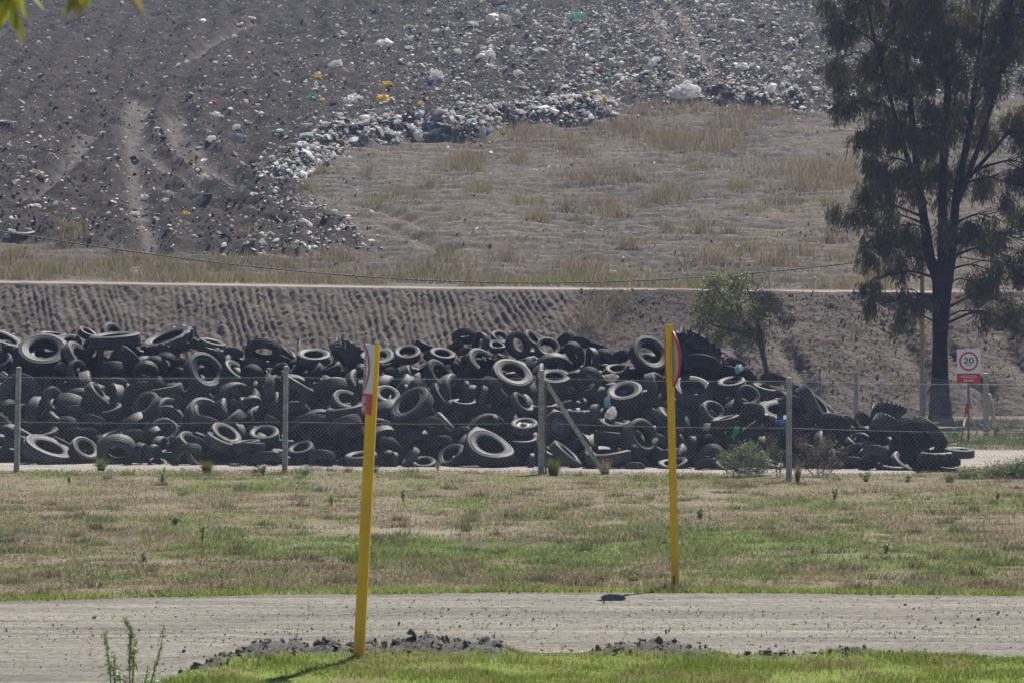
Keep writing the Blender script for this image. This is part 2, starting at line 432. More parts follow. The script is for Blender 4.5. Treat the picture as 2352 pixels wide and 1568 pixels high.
VERGE_MOUNDS = [(590, 1512, 45, .10), (640, 1506, 40, .12), (685, 1504, 26, .12), (745, 1508, 50, .10), (800, 1509, 40, .08), (865, 1507, 45, .10), (930, 1504, 36, .12), (985, 1502, 34, .14), (1035, 1505, 30, .10), (1080, 1508, 36, .08), (1130, 1509, 30, .06), (530, 1524, 45, .09), (480, 1536, 50, .09), (430, 1550, 40, .07), (1140, 1508, 40, .08), (1420, 1509, 60, .10), (1505, 1505, 45, .10), (1560, 1510, 30, .08), (1600, 1516, 50, .08), (1800, 1520, 120, .07), (1960, 1508, 80, .07)]
def verge_h(X, Y):
    d = ROAD_NEAR(X) - Y
    z = -0.03 + 0.05 * sstep(-0.05, 0.35, d) + 0.004 * np.clip(d, 0, 8) + 0.035 * (fbm(X * 2.5, Y * 2.5, 3, 61) - 0.5) * sstep(0, 0.4, d)
    m = np.zeros_like(X)
    for px, py, w, h in VERGE_MOUNDS:
        c = G(px, py); sx = w / FPX * c.y
        e = np.exp(-(((X - c.x) / sx) ** 2 + ((Y - c.y + 0.1) / 0.32) ** 2))
        m = m + h * e
    z = z + m * (0.45 + 1.1 * fbm(X * 5, Y * 5, 3, 62))
    return z, m, d
def make_verge():
    xs = np.concatenate([np.linspace(-40, -7.2, 50), np.arange(-7, 7, 0.035), np.linspace(7.2, 40, 50)])
    ys = np.concatenate([np.arange(20, 31.4, 0.3), np.arange(31.5, 35.4, 0.03)])
    X, Y = np.meshgrid(xs, ys, indexing='ij')
    Z, m, d = verge_h(X, Y)
    clod = sstep(0.025, 0.09, m + 0.08 * (fbm(X * 6, Y * 6, 3, 63) - 0.5))
    Z = Z + clod * 0.10 * (fbm(X * 5.5, Y * 5.5, 2, 64) - 0.45)
    t = NT("verge_turf"); v = t.coord(); n2 = t.noise(v, 30, 5, 0.7)
    green = t.ramp(n2, [(0.3, (0.075, 0.10, 0.02)), (0.55, (0.15, 0.20, 0.035)), (0.8, (0.26, 0.29, 0.06))])
    soil = t.ramp(n2, [(0.3, (0.05, 0.05, 0.05)), (0.7, (0.15, 0.145, 0.14))])
    green = t.mix(t.ramp(t.noise(v, 1.7, 5, 0.65), [(0.5, (0, 0, 0)), (0.62, (0.8, 0.8, 0.8))]), green, (0.16, 0.125, 0.07))
    t.base(t.mix(t.attr("clod"), green, soil), 0.95, 0.1); t.bump(n2, 0.8, 0.03)
    me = mesh("verge", np.stack([X, Y, Z], -1).reshape(-1, 3), grid_faces(len(xs), len(ys)), t.m, True, attrs={"clod": clod})
    tag(obj("verge", me), kind='structure')
make_verge()

# ---- embankment and landfill hill
CREST_Y = 111.0
_cx = np.array([-900, 0, 300, 600, 1000, 1500, 1700, 1900, 2352, 3300]); _cy = np.array([645, 648.5, 652, 656.5, 662, 665.5, 668, 670, 672, 676])
def crest_z(X):
    return CAMH + (HY - np.interp(X / CREST_Y * FPX + CX, _cx, _cy)) / FPX * CREST_Y
def hill_base(X, Y):
    u = Y - 114.5
    ramp = 0.2 * (np.sqrt(u * u + 4) + u) / 2
    top = 24.0
    z = crest_z(X) - 0.06 + ramp
    return np.where(z > top - 3, top - 3 + 3 * np.tanh((z - top + 3) / 3), z)
def hill_hit(px, py):
    """ground position on the slope seen at a photo position"""
    X = 0.0; Y = 150.0
    lo, hi = 111.0, 260.0
    for _ in range(40):
        Y = (lo + hi) / 2
        X = (px - CX) / FPX * Y
        if CAMH + (HY - py) / FPX * Y > float(hill_base(np.array(X), np.array(Y))): lo = Y
        else: hi = Y
    return X, Y

def make_embankment():
    xs = np.concatenate([np.linspace(-75, -18, 60), np.arange(-17.8, 18.3, 0.045), np.linspace(18.6, 75, 60)])
    ts = np.linspace(0, 1, 190)
    X, T = np.meshgrid(xs, ts, indexing='ij')
    zc = crest_z(X)
    foot = 104.7 + 0.5 * (fbm(X * 0.3, X * 0, 3, 71) - 0.5)
    k = np.clip(T / 0.88, 0, 1)
    Y = foot + (CREST_Y - foot) * k + np.clip(T - 0.88, 0, 1) / 0.12 * 3.0
    Z = -0.1 + (zc + 0.1) * k
    px = X / 108 * FPX + CX
    rough = sstep(1290, 1420, px + 60 * (fbm(X * 0.8, T * 5, 3, 72) - 0.5))
    slope = (1 - k) * 6.5
    # furrows left by the bulldozer, running slightly aslant down the face
    wob = 0.75 * (fbm(X * 0.8, slope * 0.35, 3, 73) - 0.5) + 0.10 * (vnoise(X * 2, slope * .5, 74) - 0.5)
    ph = (X - 0.24 * slope + wob) / 0.25
    saw = ph - np.floor(ph)
    fur = (np.abs(saw - 0.4) * 2) ** 0.8
    amp = 0.115 * np.clip(1.7 * fbm(X * 1.0, slope * 0.45, 3, 75) - .15, .25, 1)
    cl = fbm(X * 5, slope * 5, 4, 76) - 0.5; cl2 = fbm(X * 1.6, slope * 1.2, 4, 78) - 0.5; cl3 = fbm(X * 11, slope * 9, 3, 178) - 0.5
    rub = np.abs(fbm(X * 3.8, slope * 3.8, 4, 77) - 0.5)
    face = sstep(0, 0.05, k) * (1 - sstep(0.96, 1.0, k))
    dz = (1 - rough) * (amp * (fur - 0.5) + 0.14 * cl2 + 0.11 * cl3) + rough * (0.05 * (0.22 - rub) + 0.05 * cl + 0.12 * cl2 + 0.08 * cl3)
    gully = np.zeros_like(X)
    for gx, gw in ((6.2, .25), (8.0, .3), (11.8, .35), (13.3, .3), (15.0, .4)):
        gully -= 0.28 * np.exp(-((X - gx - 0.25 * slope + 0.5 * (vnoise(slope * 1.2, X * 0 + gx, 79) - .5)) / gw) ** 2) * rough
    dz = (dz + gully) * face
    Y = Y - dz * 0.55; Z = Z + dz * 0.83
    Z = Z + (k >= 1) * 0.025 * (fbm(X * 1.5, Y * 1.5, 3, 80) - 0.6) + rough * (k > 0.97) * 0.07 * (fbm(X * 1.4, X * 0 + 2, 3, 81) - 0.4)
    t = NT("embankment_soil"); v = t.coord(); n1 = t.noise(v, 0.9, 6, 0.6); n2 = t.noise(v, 8, 7, 0.72)
    c = t.ramp(n1, [(0.33, (0.106, 0.087, 0.073)), (0.66, (0.172, 0.144, 0.121))])
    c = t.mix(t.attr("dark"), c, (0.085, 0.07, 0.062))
    c = t.mix(t.ramp(n2, [(0.34, (0.75, 0.75, 0.75)), (0.62, (0, 0, 0))]), c, t.mix(1.0, c, (0.55, 0.54, 0.54), 'MULTIPLY'))
    c = t.mix(t.attr("top"), c, (0.27, 0.235, 0.20))
    t.base(c, 0.97, 0.08); t.bump(n2, 0.9, 0.06)
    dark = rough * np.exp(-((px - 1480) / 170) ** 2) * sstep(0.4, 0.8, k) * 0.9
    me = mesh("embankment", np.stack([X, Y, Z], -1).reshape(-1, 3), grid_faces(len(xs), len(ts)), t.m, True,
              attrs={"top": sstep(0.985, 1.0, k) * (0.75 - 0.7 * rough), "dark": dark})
    tag(obj("embankment", me), kind='structure')
make_embankment()

DUMP_PX = [(-600, 548), (0, 550), (150, 562), (330, 578), (500, 590), (640, 588), (760, 584), (842, 576), (846, 556), (800, 528), (786, 500), (720, 470), (702, 432), (690, 402), (706, 386), (742, 366), (790, 341), (900, 327), (960, 319), (1080, 323),
           (1120, 301), (1160, 286), (1250, 284), (1400, 276), (1440, 254), (1620, 249), (1700, 262), (1840, 268), (1960, 250), (2100, 232), (2352, 226), (3000, 215), (3600, 215), (3600, -60), (-900, -60)]
DUMP = np.array([hill_hit(*p) for p in DUMP_PX])
DUMP[-2:, 1] = 300.0
def dump_sd(X, Y):
    """signed distance to the edge of the dumped layer (positive inside)"""
    x, y = np.asarray(X, float), np.asarray(Y, float)
    d = np.full(x.shape, 1e9); ins = np.zeros(x.shape, bool)
    n = len(DUMP)
    for i in range(n):
        ax, ay = DUMP[i]; bx, by = DUMP[(i + 1) % n]
        ex, ey = bx - ax, by - ay
        t = np.clip(((x - ax) * ex + (y - ay) * ey) / (ex * ex + ey * ey), 0, 1)
        d = np.minimum(d, np.hypot(x - ax - t * ex, y - ay - t * ey))
        if abs(ey) > 1e-9:
            cr = ((ay > y) != (by > y)) & (x < (bx - ax) * (y - ay) / (by - ay) + ax)
            ins ^= cr
    return np.where(ins, d, -d)
RUTS_PX = [[(318, 235), (300, 270), (297, 300), (303, 345), (312, 400), (313, 440), (318, 500), (345, 570), (360, 600)],
           [(342, 245), (322, 275), (318, 310), (322, 350), (335, 372), (375, 400), (430, 432), (480, 460), (560, 492), (620, 515)],
           [(420, 270), (412, 310), (425, 345), (470, 380), (520, 415), (560, 440)],
           [(400, 280), (398, 320), (415, 362), (450, 395), (500, 425)],
           [(1540, 0), (1590, 90), (1640, 180), (1670, 240)], [(1490, 0), (1530, 90), (1575, 190), (1590, 235)], [(1010, 25), (860, 28), (720, 42), (600, 66), (500, 105), (430, 160)], [(210, 330), (170, 400), (120, 450), (60, 480)],
           [(1000, 530), (930, 500), (860, 470), (800, 450)], [(1020, 575), (960, 550), (900, 520)]]
RUTS = [np.array([hill_hit(*p) for p in r]) for r in RUTS_PX]
def rut_d(X, Y):
    d = np.full(np.shape(X), 1e9)
    for r in RUTS:
        for (ax, ay), (bx, by) in zip(r[:-1], r[1:]):
            ex, ey = bx - ax, by - ay
            t = np.clip(((X - ax) * ex + (Y - ay) * ey) / (ex * ex + ey * ey), 0, 1)
            d = np.minimum(d, np.hypot(X - ax - t * ex, Y - ay - t * ey))
    return d
BERM = [np.array([hill_hit(*p) for p in r]) for r in ([(700, 400), (730, 372), (790, 335), (900, 318), (1000, 310), (1090, 312)], [(1120, 285), (1260, 272), (1390, 266)], [(1690, 255), (1840, 258)], [(1980, 240), (2200, 228)])]
def berm_w(X, Y):
    d = np.full(np.shape(X), 1e9)
    for r in BERM:
        for (ax, ay), (bx, by) in zip(r[:-1], r[1:]):
            ex, ey = bx - ax, by - ay
            t = np.clip(((X - ax) * ex + (Y - ay) * ey) / (ex * ex + ey * ey), 0, 1)
            d = np.minimum(d, np.hypot(X - ax - t * ex, (Y - ay - t * ey) * 0.55))
    return np.exp(-(d / 1.15) ** 2)
def hill_full(X, Y):
    z = hill_base(X, Y)
    sd = dump_sd(X, Y) + 1.6 * (fbm(X * 0.5, Y * 0.5, 3, 91) - 0.5)
    dump = sstep(-0.5, 0.9, sd)
    bw = berm_w(X, Y)
    rd = rut_d(X, Y); rut = np.exp(-(rd / 0.38) ** 2)
    rough = fbm(X * 1.3, Y * 1.0, 5, 92) - 0.5
    fine = np.abs(fbm(X * 2.8, Y * 2.4, 3, 93) - 0.5)
    rip = np.sin((Y + 0.8 * fbm(X * 0.25, Y * 0.6, 3, 94)) * 2 * math.pi / 1.05 + 2.0 * vnoise(X * 0.5, Y * 0.3, 95))
    swell = fbm(X * 0.10, Y * 0.08, 3, 98) - 0.5
    till = np.sin((X + 0.5 * Y * 0.12 + 1.2 * fbm(X * .2, Y * .1, 3, 190)) * 2 * math.pi / 1.5)
    z = z + dump * (0.34 + 0.55 * rough + 0.85 * (0.2 - fine) + 0.10 * till * (0.3 + 1.2 * vnoise(X * .15, Y * .1, 191))) + bw * dump * (0.28 + 0.6 * (fbm(X * 0.9, Y * 0.9, 3, 97) - 0.4))
    z = z + (1 - dump) * (0.10 * rip * (0.4 + vnoise(X * 0.3, Y * 0.3, 96)) + 0.30 * rough) * sstep(113.2, 116, Y) + 0.9 * swell * sstep(118, 130, Y)
    z = z - 0.30 * rut * sstep(116, 118, Y) + 0.20 * np.exp(-((rd - 0.85) / 0.3) ** 2) * dump
    return z, dump, rut, bw
def make_hill():
    xs = np.concatenate([np.linspace(-95, -35.5, 45), np.arange(-35, 35, 0.19), np.linspace(35.5, 95, 45)])
    ys = np.concatenate([np.arange(112.2, 205, 0.23), np.linspace(206, 290, 40)])
    X, Y = np.meshgrid(xs, ys, indexing='ij')
    Z, dump, rut, bw = hill_full(X, Y)
    t = NT("landfill_soil"); v = t.coord()
    n1 = t.noise(v, 0.35, 7, 0.62); n2 = t.noise(t.coord((1, 0.7, 1)), 3.0, 8, 0.75); n3 = t.noise(t.coord((1, 0.8, 1.4)), 7, 5, 0.75)
    dk = t.ramp(n1, [(0.34, (0.017, 0.0145, 0.0125)), (0.66, (0.038, 0.0325, 0.028))])
    dk = t.mix(t.ramp(n2, [(0.5, (0, 0, 0)), (0.68, (1, 1, 1))]), dk, (0.066, 0.056, 0.050))
    dk = t.mix(t.ramp(n3, [(0.615, (0, 0, 0)), (0.68, (1, 1, 1))]), dk, (0.30, 0.29, 0.28))
    br = t.ramp(n1, [(0.34, (0.112, 0.097, 0.085)), (0.66, (0.178, 0.155, 0.134))])
    br = t.mix(t.ramp(n2, [(0.40, (1, 1, 1)), (0.60, (0, 0, 0))]), br, (0.062, 0.053, 0.049))
    n4 = t.noise(t.coord((0.35, 2.2, 1)), 1.5, 6, 0.65)
    br = t.mix(t.ramp(n4, [(0.36, (0.8, 0.8, 0.8)), (0.5, (0, 0, 0))]), br, (0.085, 0.073, 0.068))
    br = t.mix(t.math('MULTIPLY', t.attr("dry"), 0.4), br, (0.17, 0.135, 0.09))
    br = t.mix(t.ramp(n3, [(0.36, (0.85, 0.85, 0.85)), (0.47, (0, 0, 0))]), br, (0.06, 0.051, 0.047))
    br = t.mix(t.ramp(n3, [(0.60, (0, 0, 0)), (0.68, (1, 1, 1))]), br, (0.27, 0.24, 0.22))
    c = t.mix(t.attr("dump"), br, dk)
    c = t.mix(t.math('MULTIPLY', t.attr("rut"), 0.75), c, (0.13, 0.113, 0.102))
    c = t.mix(t.attr("track"), c, (0.25, 0.215, 0.187))
    t.base(c, 0.97, 0.08); t.bump(n2, 0.9, 0.10)
    dry = np.clip(fbm(X * 0.28, Y * 0.2, 4, 99) * 2.2 - 0.75, 0, 1)
    tr = 1 - sstep(112.6, 114.2, Y + 1.2 * (fbm(X * .6, X * 0, 3, 90) - .5))
    me = mesh("hill", np.stack([X, Y, Z], -1).reshape(-1, 3), grid_faces(len(xs), len(ys)), t.m, True,
              attrs={"dump": dump, "rut": np.clip(rut, 0, 1), "dry": dry, "track": tr})
    tag(obj("hill", me), kind='structure')
make_hill()
def hill_z(x, y):
    return float(hill_full(np.array([float(x)]), np.array([float(y)]))[0][0])
# ------------------------------------------------------------------ tyres
def lathe(prof, seg, wob=None):
    """prof: list of (r, z); returns V, Q (open chain)"""
    n = len(prof); a = np.arange(seg) / seg * 2 * math.pi
    r = np.array([p[0] for p in prof])[None, :] * np.ones((seg, 1)); z = np.array([p[1] for p in prof])[None, :] * np.ones((seg, 1))
    if wob is not None: r = r + wob(np.arange(seg)[:, None], np.arange(n)[None, :], z)
    V = np.stack([r * np.cos(a)[:, None], r * np.sin(a)[:, None], z], -1).reshape(-1, 3)
    Q = []
    for i in range(seg):
        j = (i + 1) % seg
        for k in range(n - 1):
            Q.append((i * n + k, j * n + k, j * n + k + 1, i * n + k + 1))
    return V, np.array(Q)

def tyre_meshes(w, rim, grooves, seg=56, blocks=False, lugs=None, bend=(0, 0), tag_=""):
    R = 0.5; h = R - rim / 2; hw = w / 2
    out = []
    # tread band, grooved, with its inner liner
    zs = [-0.94 * hw]
    prof = [(R - 0.030, -0.94 * hw), (R - 0.012, -0.86 * hw)]
    cr = lambda z: R - 0.012 * (z / hw) ** 2
    if grooves:
        gp = np.linspace(-0.62, 0.62, grooves) * hw; gw = 0.08 * hw
        for g_ in gp:
            prof += [(cr(g_ - gw), g_ - gw), (R - 0.027, g_ - gw * 0.7), (R - 0.027, g_ + gw * 0.7), (cr(g_ + gw), g_ + gw)]
    else:
        prof += [(cr(z) - 0.006, z) for z in np.linspace(-0.7, 0.7, 7) * hw]
    prof += [(R - 0.012, 0.86 * hw), (R - 0.030, 0.94 * hw)]
    prof += [(R - 0.055, 0.86 * hw), (R - 0.045, 0.4 * hw), (R - 0.042, 0), (R - 0.045, -0.4 * hw), (R - 0.055, -0.86 * hw), (R - 0.030, -0.94 * hw)]
    wob = None
    if blocks:
        wob = lambda i, k, z: np.where((np.abs(z) > 0.66 * hw) & (i % 2 == 0) & (k < len(prof) - 6), -0.022, 0.0)
    tb = MB(); V, Q = lathe(prof, seg, wob); tb.add(V, Q)
    if lugs:
        n, hgt, sw, th = lugs
        for k in range(n):
            for sgn in (1, -1):
                a0 = 2 * math.pi * (k + (0.5 if sgn < 0 else 0)) / n
                pts = []
                for zz, aa in ((0.0, a0), (0.5, a0 + sw * 0.5), (1.02, a0 + sw)):
                    for rr, tt in ((R - 0.02, th * 1.25), (R + hgt - 0.012 * zz, th)):
                        for s in (-1, 1):
                            pts.append((rr * math.cos(aa + s * tt), rr * math.sin(aa + s * tt), sgn * (zz * hw + (0.02 * hw if zz == 0 else 0))))
                q = []
                for b in (0, 4):
                    q += [(b, b + 2, b + 6, b + 4), (b + 2, b + 3, b + 7, b + 6), (b + 3, b + 1, b + 5, b + 7)]
                q += [(0, 1, 3, 2), (8, 10, 11, 9)]
                tb.add(pts, q)
    # sidewalls (outer wall, bead and the hollow inside)
    sp = [(R - 0.028, 0.945 * hw), (R - 0.05, 1.0 * hw), (R - 0.06, 0.985 * hw), (R - 0.068, 1.01 * hw), (R - h * 0.42, 1.05 * hw), (R - h * 0.44, 1.03 * hw), (R - h * 0.62, 1.0 * hw), (R - h * 0.8, 0.90 * hw), (R - h * 0.82, 0.93 * hw), (R - h * 0.92, 0.86 * hw),
          (R - h * 0.985, 0.80 * hw), (R - h, 0.72 * hw), (R - h * 0.96, 0.68 * hw), (R - h * 0.82, 0.78 * hw), (R - h * 0.5, 0.93 * hw), (R - h * 0.25, 0.90 * hw), (R - 0.056, 0.84 * hw)]
    sides = []
    for s in (1, -1):
        V, Q = lathe([(r, z * s) for r, z in sp], seg)
        if s < 0: Q = Q[:, ::-1]
        sb = MB(); sb.add(V, Q); sides.append(sb)
    ov, sad = bend
    for b in [tb] + sides:
        for V in b.V:
            x, y, z = V[:, 0].copy(), V[:, 1].copy(), V[:, 2].copy()
            V[:, 2] = z + sad * (x * x - y * y) * 2 + sad * 0.6 * x * np.abs(x)
            V[:, 0] = x * (1 + ov); V[:, 1] = y * (1 - ov)
    me = [tb.mesh("tread" + tag_, M['tread'], True)] + [b.mesh("sidewall" + tag_, M['side'], True) for b in sides]
    for m_ in me:                                            # crisp grooves and lugs, soft rubber
        if hasattr(m_, 'set_sharp_from_angle'): m_.set_sharp_from_angle(angle=math.radians(38))
    return me, w
TY = {
    'C': tyre_meshes(.31, .60, 3, 48), 'D': tyre_meshes(.30, .60, 3, 48, bend=(.06, .10)), 'E': tyre_meshes(.32, .58, 4, 52, True, bend=(.02, -.05)),
    'T': tyre_meshes(.27, .55, 4, 60), 'U': tyre_meshes(.27, .56, 4, 76, True), 'V': tyre_meshes(.26, .56, 3, 60, bend=(.07, .09)),
    'W': tyre_meshes(.38, .55, 5, 60), 'L': tyre_meshes(.33, .52, 2, 72, True, lugs=(26, .018, .10, .035)),
    'R': tyre_meshes(.34, .60, 0, 60, lugs=(15, .055, .34, .055)), 'B': tyre_meshes(.50, .50, 0, 60, lugs=(22, .03, .42, .045), bend=(.05, .02)),
    'S': tyre_meshes(.30, .58, 0, 56, bend=(.10, .16)),
}
KINDWORD = {'C': ('car_tyre', 'car tyre'), 'D': ('car_tyre', 'bent car tyre'), 'E': ('car_tyre', 'block-tread car tyre'), 'T': ('truck_tyre', 'ribbed truck tyre'), 'U': ('truck_tyre', 'block-edged truck tyre'), 'V': ('truck_tyre', 'sagging truck tyre'),
            'W': ('truck_tyre', 'wide truck tyre'), 'L': ('off_road_tyre', 'knobbly tyre'), 'R': ('tractor_tyre', 'lugged tractor tyre'), 'B': ('balloon_tyre', 'fat ribbed tyre'), 'S': ('truck_tyre', 'smooth worn tyre')}
